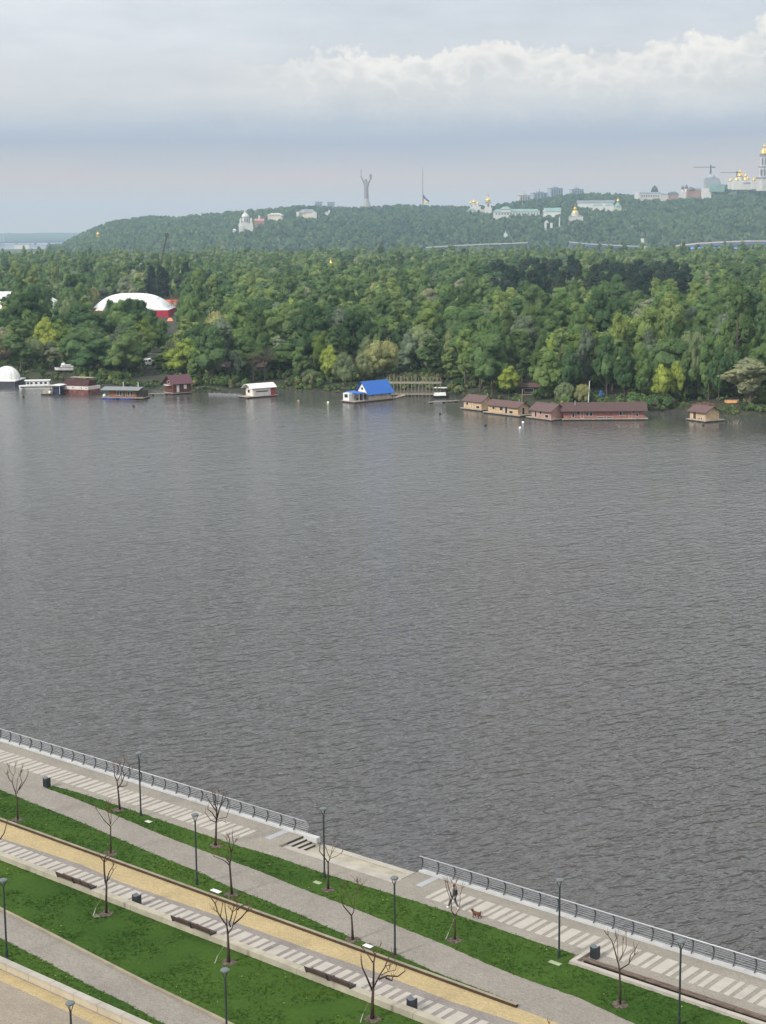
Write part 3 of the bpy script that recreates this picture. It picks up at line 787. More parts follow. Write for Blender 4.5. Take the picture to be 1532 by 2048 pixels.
# ------------------------------------------------------------------ long beam seat in its concrete kerb
t = thing('beam_seat', 'long weathered brown wooden beam seat inside a white concrete kerb at lower right', 'bench', W(-51.6, 77.75, G), A)
lk = MB()
x = 0
while x < 24: lk.box(x + .006, x + 2.6 - .006, -.05, .27, -.1, .22); x += 2.6
lk.box(0, .3, .28, 2.15, -.1, .22); lk.build('kerb', M_conc, t)
tr = MB(); tr.box(.31, 25, .28, .66, .0, .015); tr.build('trench_shade_strip', mat('trench_shade', lin(24, 21, 20), .95, .3, 2), t)  # near-black floor stands in for the shadow in the gap
bm_ = MB(); r = random.Random(5); x = .55
M_beam = mat('weathered_beam', lin(84, 69, 60), .85, .4, 3, .5, stretch=(.6, 6, 6), col2=lin(118, 102, 90))
while x < 25:
    l = r.uniform(1.6, 2.6)
    for j in range(3): bm_.box(x + .01, x + l, .49 + j * .13, .61 + j * .13, .20 + r.uniform(-.01, .02), .28 + r.uniform(-.01, .02))
    x += l + .02
bm_.build('seat', M_beam, t)
p = MB(); p.box(.6, 24.8, .56, .84, .016, .19); p.build('base', mat('seat_shade', lin(28, 24, 22), .95, .3, 2), t)  # added dark panel, painted as the shade beneath the seat

# ------------------------------------------------------------------ the walking person
def person():
    loc = at(907, 1818, G)
    t = thing('person', 'person with auburn hair, grey hooded jacket and dark bag walking left on the promenade', 'person', loc, A + math.pi)
    # local x = walking direction, z up
    sk = mat('skin', lin(214, 168, 142), .6, .06, 8); jk = mat('grey_jacket', lin(150, 148, 150), .85, .15, 5, .2); jn = mat('dark_jeans', lin(62, 66, 78), .85, .15, 6)
    J = [((0, 0, .92), (.125, .15)), ((.01, 0, 1.12), (.105, .14)), ((.02, 0, 1.34), (.115, .165)), ((.025, 0, 1.45), (.06, .07)), ((.04, 0, 1.53), (.052, .052)), ((.055, 0, 1.60), (.082, .074)), ((.06, 0, 1.685), (.078, .07)),
         ((.03, .09, .88), .088), ((.20, .10, .50), .06), ((.33, .10, .10), .042), ((.44, .10, .045), .035),
         ((-.02, -.09, .88), .088), ((-.10, -.09, .49), .06), ((-.36, -.09, .15), .042), ((-.30, -.09, .05), .034),
         ((.02, .17, 1.38), .052), ((-.09, .22, 1.12), .042), ((-.02, .23, .90), .033), ((.01, .23, .85), .03),
         ((.02, -.17, 1.38), .052), ((.05, -.22, 1.12), .042), ((.20, -.2, .97), .033), ((.24, -.19, .94), .03)]
    Ed = [(0, 1), (1, 2), (2, 3), (3, 4), (4, 5), (5, 6), (0, 7), (7, 8), (8, 9), (9, 10), (0, 11), (11, 12), (12, 13), (13, 14), (2, 15), (15, 16), (16, 17), (17, 18), (2, 19), (19, 20), (20, 21), (21, 22)]
    # hands: palm and five fingers on each wrist
    for wi, sd, dv in ((18, 1, Vector((.25, 0, -1)).normalized()), (22, -1, Vector((.75, 0, -.65)).normalized())):
        w0 = Vector(J[wi][0]); pi = len(J); J.append((tuple(w0 + dv * .05), (.024, .038))); Ed.append((wi, pi))
        side = Vector((dv.z, 0, -dv.x))
        for k in range(4):
            a = w0 + dv * .085 + side * (-.027 + .018 * k); i0 = len(J)
            ln = (.032, .037, .035, .028)[k]
            J.append((tuple(a), .0095)); J.append((tuple(a + dv * ln + Vector((0, -sd * .012, 0))), .0085)); J.append((tuple(a + dv * ln * 1.7 + Vector((0, -sd * .03, 0))), .0075))
            Ed += [(pi, i0), (i0, i0 + 1), (i0 + 1, i0 + 2)]
        i0 = len(J); a = w0 + dv * .03 + side * .035
        J.append((tuple(a), .011)); J.append((tuple(a + dv * .03 + side * .012 + Vector((0, -sd * .012, 0))), .009)); Ed += [(pi, i0), (i0, i0 + 1)]
    body = skin('body', J, Ed, sk, t, 2)
    # face
    f = MB()
    f.lathe([(.004, -.02), (.013, -.012), (.009, .012), (.003, .03)], 6, c=(.140, 0, 1.615)); f.build('nose', sk, t, smooth=True)
    e = MB()
    for y in (-.03, .03): e.lathe([(.003, -.008), (.010, 0), (.003, .008)], 6, c=(.132, y, 1.645))
    e.build('eyes', mat('eye_dark', lin(40, 30, 28), .4), t)
    mo = MB(); mo.box(.128, .137, -.022, .022, 1.572, 1.58); mo.build('mouth', mat('lips', lin(170, 96, 88), .6), t)
    er = MB()
    for y in (-.078, .078): er.lathe([(.006, -.03), (.018, 0), (.01, .03)], 6, c=(.05, y, 1.625))
    er.build('ears', sk, t)
    hair = mat('auburn_hair', lin(112, 58, 44), .7, .25, 10)
    hj = [((.03, 0, 1.70), (.098, .092)), ((-.02, 0, 1.655), (.088, .088)), ((-.035, 0, 1.56), (.07, .08)), ((-.05, 0, 1.46), (.05, .075)), ((-.06, 0, 1.36), (.03, .05))]
    skin('hair', hj, [(0, 1), (1, 2), (2, 3), (3, 4)], hair, t, 2)
    jj = [((0, 0, .80), (.15, .18)), ((0, 0, .95), (.145, .175)), ((.01, 0, 1.12), (.125, .16)), ((.02, 0, 1.34), (.135, .185)), ((.02, 0, 1.46), (.085, .1)),
          ((.02, .185, 1.38), .068), ((-.09, .23, 1.12), .058), ((-.025, .235, .92), .048), ((.02, -.185, 1.38), .068), ((.05, -.23, 1.12), .058), ((.185, -.205, .985), .048)]
    skin('jacket', jj, [(0, 1), (1, 2), (2, 3), (3, 4), (3, 5), (5, 6), (6, 7), (3, 8), (8, 9), (9, 10)], jk, t, 2, root=1)
    hd = MB(); hd.lathe([(.03, -.02), (.1, 0), (.115, .05), (.08, .09)], 10, c=(-.06, 0, 1.42), sy=1.15); hd.build('hood', jk, t, smooth=True)
    tj = [((0, 0, .9), (.135, .16)), ((.03, .09, .86), .1), ((.20, .10, .50), .073), ((.315, .10, .14), .058), ((-.02, -.09, .86), .1), ((-.10, -.09, .49), .073), ((-.335, -.09, .19), .058)]
    skin('trousers', tj, [(0, 1), (1, 2), (2, 3), (0, 4), (4, 5), (5, 6)], jn, t, 2)
    sh = mat('white_shoe', lin(232, 230, 226), .6, .05, 8)
    skin('shoe', [((.30, .10, .07), .055), ((.40, .10, .055), .048), ((.49, .10, .06), .036)], [(0, 1), (1, 2)], sh, t, 2)
    skin('shoe', [((-.385, -.09, .15), .054), ((-.32, -.09, .075), .047), ((-.255, -.09, .04), .034)], [(0, 1), (1, 2)], sh, t, 2)
    return t, loc
pt, ploc = person()
bag = thing('shoulder_bag', 'dark shoulder bag hanging at the back of the walking person', 'bag', ploc, A + math.pi)
q = MB(); q.box(-.27, -.15, -.13, .15, 1.02, 1.36, taper=.8); q.build('pouch', mat('bag_black', lin(34, 32, 38), .7, .2, 6), bag, bevel=.03)
q = MB(); q.tube([(-.2, -.1, 1.34), (-.1, -.17, 1.52), (.06, -.13, 1.5), (.16, -.05, 1.3), (.14, .1, 1.1), (-.05, .19, 1.02), (-.17, .13, 1.05)], .016, 5); q.build('strap', MATS['bag_black'], bag)

# the small dog
def dog():
    loc = at(953, 1836, G)
    t = thing('dog', 'small curly reddish brown dog trotting on the promenade behind the walking person', 'dog', loc, A + math.pi + .25)
    fur = mat('curly_fur', lin(104, 66, 46), .95, .45, 22, .9)
    s = 1.15
    J = [((-.16, 0, .30), (.085, .075)), ((-.02, 0, .285), (.09, .075)), ((.13, 0, .29), (.105, .085)), ((.21, 0, .37), (.068, .06)), ((.25, 0, .46), (.078, .072)), ((.32, 0, .445), (.04, .036)), ((.36, 0, .435), (.028, .026)),
         ((.14, .06, .20), .045), ((.17, .06, .11), .03), ((.21, .06, .02), .028), ((.13, -.06, .20), .045), ((.09, -.06, .11), .03), ((.04, -.06, .03), .028),
         ((-.17, .06, .23), .055), ((-.10, .06, .16), .04), ((-.17, .06, .09), .028), ((-.15, .06, .02), .027),
         ((-.18, -.06, .23), .055), ((-.17, -.06, .15), .04), ((-.27, -.06, .09), .028), ((-.26, -.06, .02), .027),
         ((-.24, 0, .37), .03), ((-.27, 0, .46), .032)]
    Ed = [(0, 1), (1, 2), (2, 3), (3, 4), (4, 5), (5, 6), (2, 7), (7, 8), (8, 9), (2, 10), (10, 11), (11, 12), (0, 13), (13, 14), (14, 15), (15, 16), (0, 17), (17, 18), (18, 19), (19, 20), (0, 21), (21, 22)]
    J = [(tuple(c * s for c in p), (tuple(x * s for x in r) if isinstance(r, tuple) else r * s)) for p, r in J]
    skin('body', J, Ed, fur, t, 2)
    for y in (-1, 1):
        skin('ear', [((.25 * s, y * .065 * s, .50 * s), .024), ((.245 * s, y * .098 * s, .44 * s), .034), ((.25 * s, y * .1 * s, .38 * s), .026)], [(0, 1), (1, 2)], fur, t, 1)
    n = MB(); n.lathe([(.005, -.012), (.016, 0), (.005, .012)], 6, c=(.395 * s, 0, .44 * s)); n.build('nose', M_dark, t)
    e = MB()
    for y in (-.03, .03): e.lathe([(.003, -.01), (.011, 0), (.003, .01)], 6, c=(.315 * s, y * s, .485 * s))
    e.build('eyes', M_dark, t)
dog()

# ================================================================== THE WOODED ISLAND
SHORE = [(-500, 752), (-150, 757), (0, 758), (100, 760), (200, 768), (300, 776), (345, 781), (420, 782), (560, 777), (640, 784), (700, 787), (790, 778), (900, 786), (930, 797), (1000, 806), (1120, 819), (1300, 826), (1380, 818), (1450, 831), (1532, 826), (1700, 832), (2100, 840)]
sp = [at(x, y, 0) for x, y in SHORE]
shx = [p.x for p in sp]; shy = [p.y for p in sp]
shore_y = lambda x: float(np.interp(x, shx, shy))
xs = np.linspace(-900, 900, 240)
prof = [(-2, -.6), (0, -.05), (3, .5), (9, 1.2), (25, 1.8), (60, 2.2), (200, 2.5), (1450, 2.5), (1470, -.5)]
def land_z(x, y):
    d = y - shore_y(x)
    return float(np.interp(d, [q[0] for q in prof], [q[1] for q in prof]))
ib = MB(); vs = []; fs = []
for i, x in enumerate(xs):
    wx = np.interp(x, [-900, -220, 220, 900], [-900, -220, 220, 900])
    for j, (dd, z) in enumerate(prof):
        vs.append((wx, shore_y(wx) + dd + (mnoise.noise(Vector((x * .12, 0, 0))) * 1.6 if j < 4 else 0), z + (.25 * mnoise.noise(Vector((x * .3, j * 7, 1))) if 1 < j < 7 else 0)))
n_ = len(prof)
for i in range(len(xs) - 1):
    for j in range(n_ - 1): fs.append((i * n_ + j, (i + 1) * n_ + j, (i + 1) * n_ + j + 1, i * n_ + j + 1))
ib.add(vs, fs)
M_isl = mat('island_ground', (.045, .040, .030), .95, .45, .35, .4, col2=(.050, .058, .026), world=True, detail=8)
tag(ib.build('island', M_isl, smooth=True), kind='structure')

# ---- tree kinds: crowns of many leaf clumps
def _sph():
    bm = bmesh.new(); bmesh.ops.create_icosphere(bm, subdivisions=2, radius=1.0); v = np.array([tuple(x.co) for x in bm.verts]); f = np.array([[q.index for q in x.verts] for x in bm.faces]); bm.free(); return v, f
SPH = _sph()
def crown_mesh(name, seed, Hh, Rr, zb, kind, m, nl=36, per=85, ls=.5, kind_dense=True):
    r = np.random.default_rng(seed)
    P = []; Nn = []; CV = []; TV, TF = SPH; core = kind_dense
    nb = 9 if kind != 'poplar' else 7; big = []
    for i in range(nb):
        t = (i + .5 + .7 * (r.random() - .5)) / nb
        if kind == 'round': f = math.sin(math.pi * min(1, .16 + .80 * t)) ** .75
        elif kind == 'tall': f = (.45 + .9 * t if t < .45 else .86 * (1 - ((t - .45) / .55) ** 2.2) + .12)
        elif kind == 'willow': f = math.sin(math.pi * (.30 + .64 * t)) ** .6
        elif kind == 'poplar': f = .35 + .65 * math.sin(math.pi * (.1 + .85 * t))
        else: f = .5 if t < .3 else 1.0 - .75 * ((t - .3) / .7) ** 1.5
        a = r.random() * 6.283; br = Rr * (.36 + .16 * r.random()) * (.6 + .5 * f); rr = max(0, Rr * f - br * .8) * (.55 + .5 * r.random())
        bh = br * (1.15 + .5 * r.random())
        big.append((rr * math.cos(a), rr * math.sin(a), zb + bh * .8 + t * max(.5, Hh - zb - bh * 1.8), br, bh))
    CV.extend(np.array(q[:3]) + TV * np.array([q[3], q[3], q[4]]) * (.62 + .22 * r.random((len(TV), 1))) for q in big)
    for i in range(nl):
        bx, by, bz, br, bh = big[r.integers(nb)]
        v = r.normal(size=3); v[2] = abs(v[2]) * 1.1 - .25; v /= np.linalg.norm(v)
        lr = Rr * (.13 + .13 * r.random() ** 1.3)
        c = np.array([bx, by, bz]) + v * np.array([br, br, bh]) * .82
        c[2] = min(c[2], Hh - lr)
        k = int(per * (lr / (Rr * .2)) ** 1.7)
        d = r.normal(size=(k, 3)); d[:, 2] = np.where(d[:, 2] < -.3, -d[:, 2] * .6, d[:, 2]); d /= np.linalg.norm(d, axis=1)[:, None]
        s = r.uniform(.82, 1.30, size=(k, 1))
        q = c + d * lr * s * np.array([1, 1, 1.12 if kind != 'willow' else 1.3])
        P.append(q); Nn.append(d + r.normal(size=(k, 3)) * .40)
        CV.append(c + TV * lr * (.70 + .26 * r.random((len(TV), 1))) * np.array([1, 1, 1.1 if kind != 'willow' else 1.3]))
    P = np.concatenate(P); Nn = np.concatenate(Nn); Nn /= np.linalg.norm(Nn, axis=1)[:, None]
    k = len(P)
    t1 = np.cross(Nn, r.normal(size=(k, 3))); t1 /= np.linalg.norm(t1, axis=1)[:, None] + 1e-9; t2 = np.cross(Nn, t1)
    s1 = r.uniform(.5, 1.0, size=(k, 1)) * ls; s2 = s1 * r.uniform(.5, .9, size=(k, 1))
    V = np.empty((k, 4, 3)); V[:, 0] = P - t1 * s1 * .5; V[:, 1] = P - t2 * s2 * .5; V[:, 2] = P + t1 * s1 * .5; V[:, 3] = P + t2 * s2 * .5
    nv = len(TV); nc = len(CV) if core else 0; C_ = np.concatenate(CV) if core else np.zeros((0, 3))
    F_ = np.concatenate([TF + j * nv for j in range(nc)]) + k * 4 if core else np.zeros((0, 3), int)
    me = bpy.data.meshes.new(name); me.vertices.add(k * 4 + len(C_)); me.vertices.foreach_set('co', np.concatenate([V.reshape(-1), C_.reshape(-1)]))
    me.loops.add(k * 4 + F_.size); me.loops.foreach_set('vertex_index', np.concatenate([np.arange(k * 4), F_.reshape(-1)]).astype(np.int32))
    me.polygons.add(k + len(F_)); me.polygons.foreach_set('loop_start', np.concatenate([np.arange(0, k * 4, 4), k * 4 + np.arange(len(F_)) * 3]).astype(np.int32))
    sm = np.zeros(k + len(F_), bool); me.polygons.foreach_set('use_smooth', sm)
    me.update(calc_edges=True); me.materials.append(m)
    return me
def trunk_mesh(name, seed, Hh, Rr, zb, m, limbs=7, rad=.22):
    r = random.Random(seed); b = MB()
    b.tube([(0, 0, -.5), (.1, .05, zb), (0, .1, Hh * .55), (.05, 0, Hh * .85)], [rad * 1.3, rad, rad * .6, rad * .2], 7)
    for k in range(limbs):
        z = zb * .8 + (Hh * .5 - zb * .5) * r.random(); a = k * 2.4 + r.random(); l = Rr * r.uniform(.6, .95)
        b.tube([(0, 0, z), (math.cos(a) * l * .5, math.sin(a) * l * .5, z + l * .45), (math.cos(a) * l, math.sin(a) * l, z + l * r.uniform(.8, 1.2))], [rad * .45, rad * .28, rad * .08], 5)
    me = bpy.data.meshes.new(name); me.from_pydata(b.v, [], b.f); me.materials.append(m); me.update(); return me
M_fbark = mat('forest_bark', lin(92, 82, 72), .95, .3, 1.5, .3)
LM = {
    'oak': leaf_mat('leaf_oak', (.084, .155, .074)), 'maple': leaf_mat('leaf_maple', (.130, .216, .088)),
    'bright': leaf_mat('leaf_bright', (.190, .285, .080)), 'willow': leaf_mat('leaf_willow', (.180, .235, .130)),
    'pale': leaf_mat('leaf_pale', (.178, .240, .178)), 'poplar': leaf_mat('leaf_poplar', (.136, .220, .098)),
    'pine': leaf_mat('leaf_pine', (.042, .068, .050), .25), 'bud': leaf_mat('leaf_bud', (.150, .132, .100), .25)}
# name, noun, adjective, mesh kind, H, R, zb, leaf material
KINDS = [('oak_tree', 'dark green rounded tree', 'round', 19, 6.0, 3.0, 'oak', 0), ('oak_tree', 'deep green broad tree', 'round', 17, 6.6, 2.5, 'oak', 0),
         ('maple_tree', 'mid green rounded tree', 'round', 18, 5.4, 3.0, 'maple', 0), ('maple_tree', 'fresh green full tree', 'tall', 20, 5.2, 3.0, 'maple', 0),
         ('poplar_tree', 'tall green poplar', 'tall', 23, 4.6, 3.0, 'poplar', 0), ('poplar_tree', 'narrow green poplar', 'poplar', 22, 3.8, 2.5, 'poplar', 0),
         ('bright_tree', 'bright yellow green tree', 'round', 15, 5.0, 2.0, 'bright', 0), ('willow_tree', 'pale green willow', 'willow', 13, 6.0, 1.5, 'willow', 0),
         ('silver_tree', 'silvery grey green tree', 'tall', 17, 4.8, 2.5, 'pale', 0), ('pine_tree', 'dark pine', 'cone', 21, 4.2, 5.0, 'pine', 0),
         ('budding_tree', 'sparse brownish budding tree', 'round', 15, 4.2, 4.0, 'bud', 1), ('willow_tree', 'low olive willow', 'willow', 9, 5.2, .6, 'willow', 0)]
CR = []; TR = []
for i, (nm, noun, kd, hh, rr, zb, lm, sparse) in enumerate(KINDS):
    CR.append(crown_mesh('crown_leaves', 100 + i, hh, rr, zb, kd, LM[lm], 70 if not sparse else 34, 88 if not sparse else 26, .52 if not sparse else .42, not sparse))
    TR.append(trunk_mesh('tree_wood', 200 + i, hh, rr, zb, M_fbark, 7 if not sparse else 16, .24))
# joined meshes for the masses of far trees
def proto(i, name, leaf_scale=1.0):
    o = bpy.data.objects.new(name, CR[i] if leaf_scale == 1 else leaf_scale); return o
FAR = bpy.data.collections.new('far_tree_kinds')
FARMAP = {}
for j, i in enumerate([0, 1, 2, 3, 4, 5, 6, 7, 8, 9, 10]):
    nm, noun, kd, hh, rr, zb, lm, sparse = KINDS[i]
    me = crown_mesh('far_crown', 300 + i, hh, rr, zb, kd, LM[lm], 44, 26 if not sparse else 14, .85, not sparse)
    o = bpy.data.objects.new('kind_%02d' % j, me); FAR.objects.link(o); FARMAP[i] = j

def scatter(name, label, pts, coll, kind='stuff'):
    """pts: list of (x, y, z, index, scale, rot)"""
    me = bpy.data.meshes.new(name); n = len(pts); a = np.array(pts, dtype=np.float64)
    me.vertices.add(n); me.vertices.foreach_set('co', a[:, :3].astype(np.float32).reshape(-1))
    q = me.attributes.new('idx', 'INT', 'POINT'); q.data.foreach_set('value', a[:, 3].astype(np.int32))
    q = me.attributes.new('scl', 'FLOAT_VECTOR', 'POINT'); sc = np.stack([a[:, 4], a[:, 4], a[:, 6] if a.shape[1] > 6 else a[:, 4]], 1); q.data.foreach_set('vector', sc.astype(np.float32).reshape(-1))
    q = me.attributes.new('rot', 'FLOAT_VECTOR', 'POINT'); q.data.foreach_set('vector', np.stack([np.zeros(n), np.zeros(n), a[:, 5]], 1).astype(np.float32).reshape(-1))
    o = bpy.data.objects.new(name, me); COL.objects.link(o)
    ng = bpy.data.node_groups.new(name, 'GeometryNodeTree')
    ng.interface.new_socket('Geometry', in_out='INPUT', socket_type='NodeSocketGeometry'); ng.interface.new_socket('Geometry', in_out='OUTPUT', socket_type='NodeSocketGeometry')
    gi = ng.nodes.new('NodeGroupInput'); go = ng.nodes.new('NodeGroupOutput'); ip = ng.nodes.new('GeometryNodeInstanceOnPoints'); ci = ng.nodes.new('GeometryNodeCollectionInfo')
    ci.inputs['Collection'].default_value = coll; ci.inputs['Separate Children'].default_value = True; ci.inputs['Reset Children'].default_value = True
    ip.inputs['Pick Instance'].default_value = True
    def na(nm, ty):
        k = ng.nodes.new('GeometryNodeInputNamedAttribute'); k.data_type = ty; k.inputs['Name'].default_value = nm; return k.outputs['Attribute']
    er = ng.nodes.new('FunctionNodeEulerToRotation')
    l = ng.links.new
    l(gi.outputs[0], ip.inputs['Points']); l(ci.outputs[0], ip.inputs['Instance']); l(na('idx', 'INT'), ip.inputs['Instance Index'])
    l(na('rot', 'FLOAT_VECTOR'), er.inputs[0]); l(er.outputs[0], ip.inputs['Rotation']); l(na('scl', 'FLOAT_VECTOR'), ip.inputs['Scale']); l(ip.outputs[0], go.inputs[0])
    md = o.modifiers.new('scatter', 'NODES'); md.node_group = ng
    return tag(o, label, None, None, kind)

# ---- hand-placed trees of the shore: pixel x, pixel y of the top, depth behind the shoreline, kind, half width in pixels
HAND = [(58, 583, 62, 0, 46), (10, 640, 70, 0, 26), (20, 650, 40, 2, 24), (100, 682, 34, 8, 22), (52, 668, 36, 2, 24), (148, 655, 52, 2, 28), (180, 640, 66, 0, 30), (128, 640, 80, 3, 24), (215, 700, 22, 7, 30), (250, 690, 18, 7, 32), (105, 694, 24, 8, 24), (200, 624, 84, 0, 30), (219, 598, 104, 0, 18), (238, 599, 96, 2, 30), (258, 596, 104, 0, 32), (277, 598, 92, 0, 32), (302, 619, 86, 0, 28), (324, 638, 72, 2, 22), (8, 620, 92, 0, 22), (352, 575, 230, 10, 16),
        (292, 622, 78, 2, 24), (262, 640, 66, 0, 28), (345, 672, 36, 10, 22), (322, 640, 92, 8, 20), (390, 650, 40, 3, 32), (425, 690, 16, 7, 26), (448, 652, 44, 6, 28), (385, 700, 14, 2, 22), (410, 600, 140, 3, 32), (455, 605, 130, 2, 30),
        (495, 655, 40, 2, 28), (528, 690, 12, 10, 26), (505, 700, 10, 10, 24), (470, 700, 12, 8, 18), (575, 640, 34, 4, 30), (545, 620, 70, 4, 26), (600, 690, 14, 3, 22), (645, 662, 26, 6, 30), (660, 690, 14, 6, 26), (622, 738, 5, 11, 20), (688, 704, 8, 7, 30),
        (735, 672, 24, 7, 26), (725, 706, 10, 7, 24), (770, 660, 40, 9, 26), (762, 628, 70, 2, 26), (818, 662, 26, 8, 24), (860, 664, 30, 8, 28), (800, 700, 20, 8, 22), (880, 655, 52, 0, 26), (930, 652, 16, 3, 34), (905, 690, 14, 5, 22), (970, 634, 40, 2, 34), (960, 690, 12, 5, 26),
        (1018, 732, 8, 6, 26), (1005, 640, 28, 2, 32), (1045, 660, 20, 4, 28), (1085, 672, 18, 2, 26), (1128, 764, 6, 11, 24), (1165, 768, 7, 11, 18), (1120, 650, 24, 5, 28), (1175, 652, 22, 8, 26), (1160, 615, 60, 2, 36), (1215, 668, 18, 0, 28), (1250, 690, 13, 0, 24), (1240, 624, 46, 2, 32),
        (1285, 690, 14, 2, 24), (1322, 728, 8, 6, 26), (1352, 722, 7, 6, 20), (1345, 640, 34, 2, 32), (1390, 672, 18, 7, 24), (1420, 666, 22, 3, 28), (1330, 568, 130, 2, 42), (1405, 615, 60, 3, 34), (1455, 640, 40, 2, 30), (1487, 574, 90, 0, 34), (1520, 690, 14, 3, 28), (1470, 700, 24, 0, 26), (1500, 640, 46, 2, 26), (1130, 580, 130, 2, 40), (1200, 580, 140, 0, 34), (1280, 625, 60, 5, 28), (1535, 640, 40, 0, 28), (1060, 610, 70, 0, 30), (905, 615, 90, 2, 34), (700, 615, 90, 0, 32), (640, 600, 120, 2, 30), (590, 600, 100, 3, 28),
        (990, 660, 22, 0, 24), (1140, 690, 14, 0, 22), (1440, 690, 16, 0, 22), (1300, 655, 24, 8, 24), (1375, 700, 12, 0, 22), (850, 625, 80, 0, 30), (800, 610, 100, 3, 30), (1545, 700, 12, 0, 24)]
trees = []                                    # x, y, z, kind, height scale, width scale
def add_tree(px, top, back, kd, hw):
    Y = 460.0
    for _ in range(6):
        x = dep(px, top, Y).x; Y = shore_y(x) + back
    p = dep(px, top, Y); g_ = land_z(p.x, Y)
    nm, noun, kk, hh, rr, zb, lm, spz = KINDS[kd]
    trees.append((p.x, Y, g_, kd, (p.z - g_) / hh, hw * Y / F / rr))
for h_ in HAND: add_tree(*h_)
DOMES = [(190, 350, 600, 900), (-40, 15, 600, 900), (95, 120, 600, 900)]
def canopy_ok(x, y, z, top, wid):
    px, py = proj(x, y, top)
    if y < 905:                               # keep the sports hall in sight
        for (a, c, lim) in ((335, 362, 662), (312, 335, 634), (230, 312, 603), (186, 212, 618), (212, 230, 600), (-60, 14, 616), (92, 116, 604)):
            if a - 12 < px < c + 12 and py < lim: return False
    return True
SIGHT = ((258, 352, 514), (272, 318, 530), (106, 152, 520), (424, 446, 480), (506, 548, 470), (1196, 1220, 402), (1462, 1492, 420), (1398, 1446, 418))
def in_sight(x, y):
    px = proj(x, y, 1.5)[0]
    return any(a < px < c and y < m_ for a, c, m_ in SIGHT)
occ = {}
def free(x, y, d):
    for i in range(-1, 2):
        for j in range(-1, 2):
            for (a, c, dd) in occ.get((int(x // 12) + i, int(y // 12) + j), ()):
                if (a - x) ** 2 + (c - y) ** 2 < (min(d, dd)) ** 2: return False
    return True
def put(x, y, d): occ.setdefault((int(x // 12), int(y // 12)), []).append((x, y, d))
for t_ in trees: put(t_[0], t_[1], 6.0)
# places kept clear: the van, yacht, cabins and dome on the shore
CLEAR = []
for (px, py, r_) in ((298, 735, 9), (128, 742, 8), (12, 770, 14), (434, 758, 7), (525, 763, 8), (830, 787, 10), (350, 786, 7), (1075, 803, 7), (1420, 806, 9), (1478, 801, 6), (240, 795, 10), (60, 775, 14)):
    q = at(px, py, 1.5); CLEAR.append((q.x, q.y, r_))
r = random.Random(21); cand = []
for k in range(60000):
    y = 400 + 1500 * r.random() ** .9
    x = r.uniform(-1, 1) * (.27 * y + 30)
    if y < shore_y(x) + 8: continue
    b_ = y - shore_y(x)
    if b_ > 1430: continue
    dmin = 8.0 + min(2.6, b_ * .012)
    if any((x - a) ** 2 + (y - c) ** 2 < q * q for a, c, q in CLEAR): continue
    if not free(x, y, dmin) or in_sight(x, y): continue
    n1 = mnoise.noise(Vector((x * .012, y * .006, 3))); n2 = mnoise.noise(Vector((x * .03, y * .02, 9)))
    px, _ = proj(x, y, 10)
    if 715 < y < 1060 and n1 > -.22 + (0 if px > 980 else .7) and not (px > 1375): kd = 9
    else: kd = r.choices([0, 1, 2, 3, 4, 5, 6, 7, 8, 10], [4, 2.5, 5, 4.5, 3, 1.5, 2.0 + max(0, n2) * 4, 1.6, 2.0 + max(0, -n2) * 4, .3])[0]
    nm, noun, kk, hh, rr, zb, lm, spz = KINDS[kd]
    hs = r.uniform(.66, 1.22) + .2 * n1; ws = r.uniform(.85, 1.4)
    if b_ < 28: hs *= .8
    if kd == 7 and b_ > 60: hs *= 1.25
    z = land_z(x, y)
    if not canopy_ok(x, y, z, z + hh * hs, rr * ws):
        hs = r.uniform(.30, .45); ws *= .7
        if not canopy_ok(x, y, z, z + hh * hs, rr * ws): continue
        if y > 700: continue
    put(x, y, dmin); cand.append((x, y, z, kd, hs, ws))
allt = [(t_, True) for t_ in trees] + [(t_, False) for t_ in cand]
# which show: front to back against the skyline built so far
sky_l = np.full(1532 + 400, 3000.0); vis = []
for t_, hand in sorted(allt, key=lambda q: q[0][1]):
    x, y, z, kd, hs, ws = t_; nm, noun, kk, hh, rr, zb, lm, spz = KINDS[kd]
    px, pt_ = proj(x, y, z + hh * hs); _, pb = proj(x, y, z + zb * hs); hw = rr * ws * F / y
    a, c = int(px - hw) + 200, int(px + hw) + 200
    if c < 200 or a > 1732: vis.append((0, t_, px, pt_)); continue
    a = max(a, 0); c = min(c, 1931); area = 0
    for q in range(a, c, 2):
        f_ = 1 - abs((q - 200 - px) / hw) ** 2.2
        topq = pb + (pt_ - pb) * max(0, f_) ** .6
        if 200 <= q < 1732: area += max(0, min(sky_l[q], pb) - topq)
        sky_l[q:q + 2] = np.minimum(sky_l[q:q + 2], topq + 3)
    vis.append((area + (1e6 if hand else 0), t_, px, pt_))
vis.sort(key=lambda q: -q[0])
solo = [q for q in vis[:296] if q[0] > 40]
rest = [q for q in vis[len(solo):]]
LMK = [(15, 'white dome pavilion'), (70, 'white river boat'), (128, 'white motor yacht ashore'), (160, 'red and white barge'), (240, 'grey roofed houseboat'), (297, 'white van ashore'), (350, 'brown house with burgundy roof'), (450, 'moored rowboats'), (515, 'white roofed boathouse'),
       (590, 'gap in the boats'), (650, 'low pale waterside willow'), (738, 'blue roofed boathouse'), (830, 'tall wooden pier frame'), (890, 'small plank jetty'), (950, 'leftmost tan cabin'), (1016, 'long narrow tan cabin'), (1090, 'short pink cabin'), (1165, 'left part of long cabin'), (1250, 'right part of long cabin'),
       (1335, 'gap beside the long cabin'), (1410, 'small lone tan hut'), (1475, 'orange upturned boat'), (1525, 'right edge of the photo')]
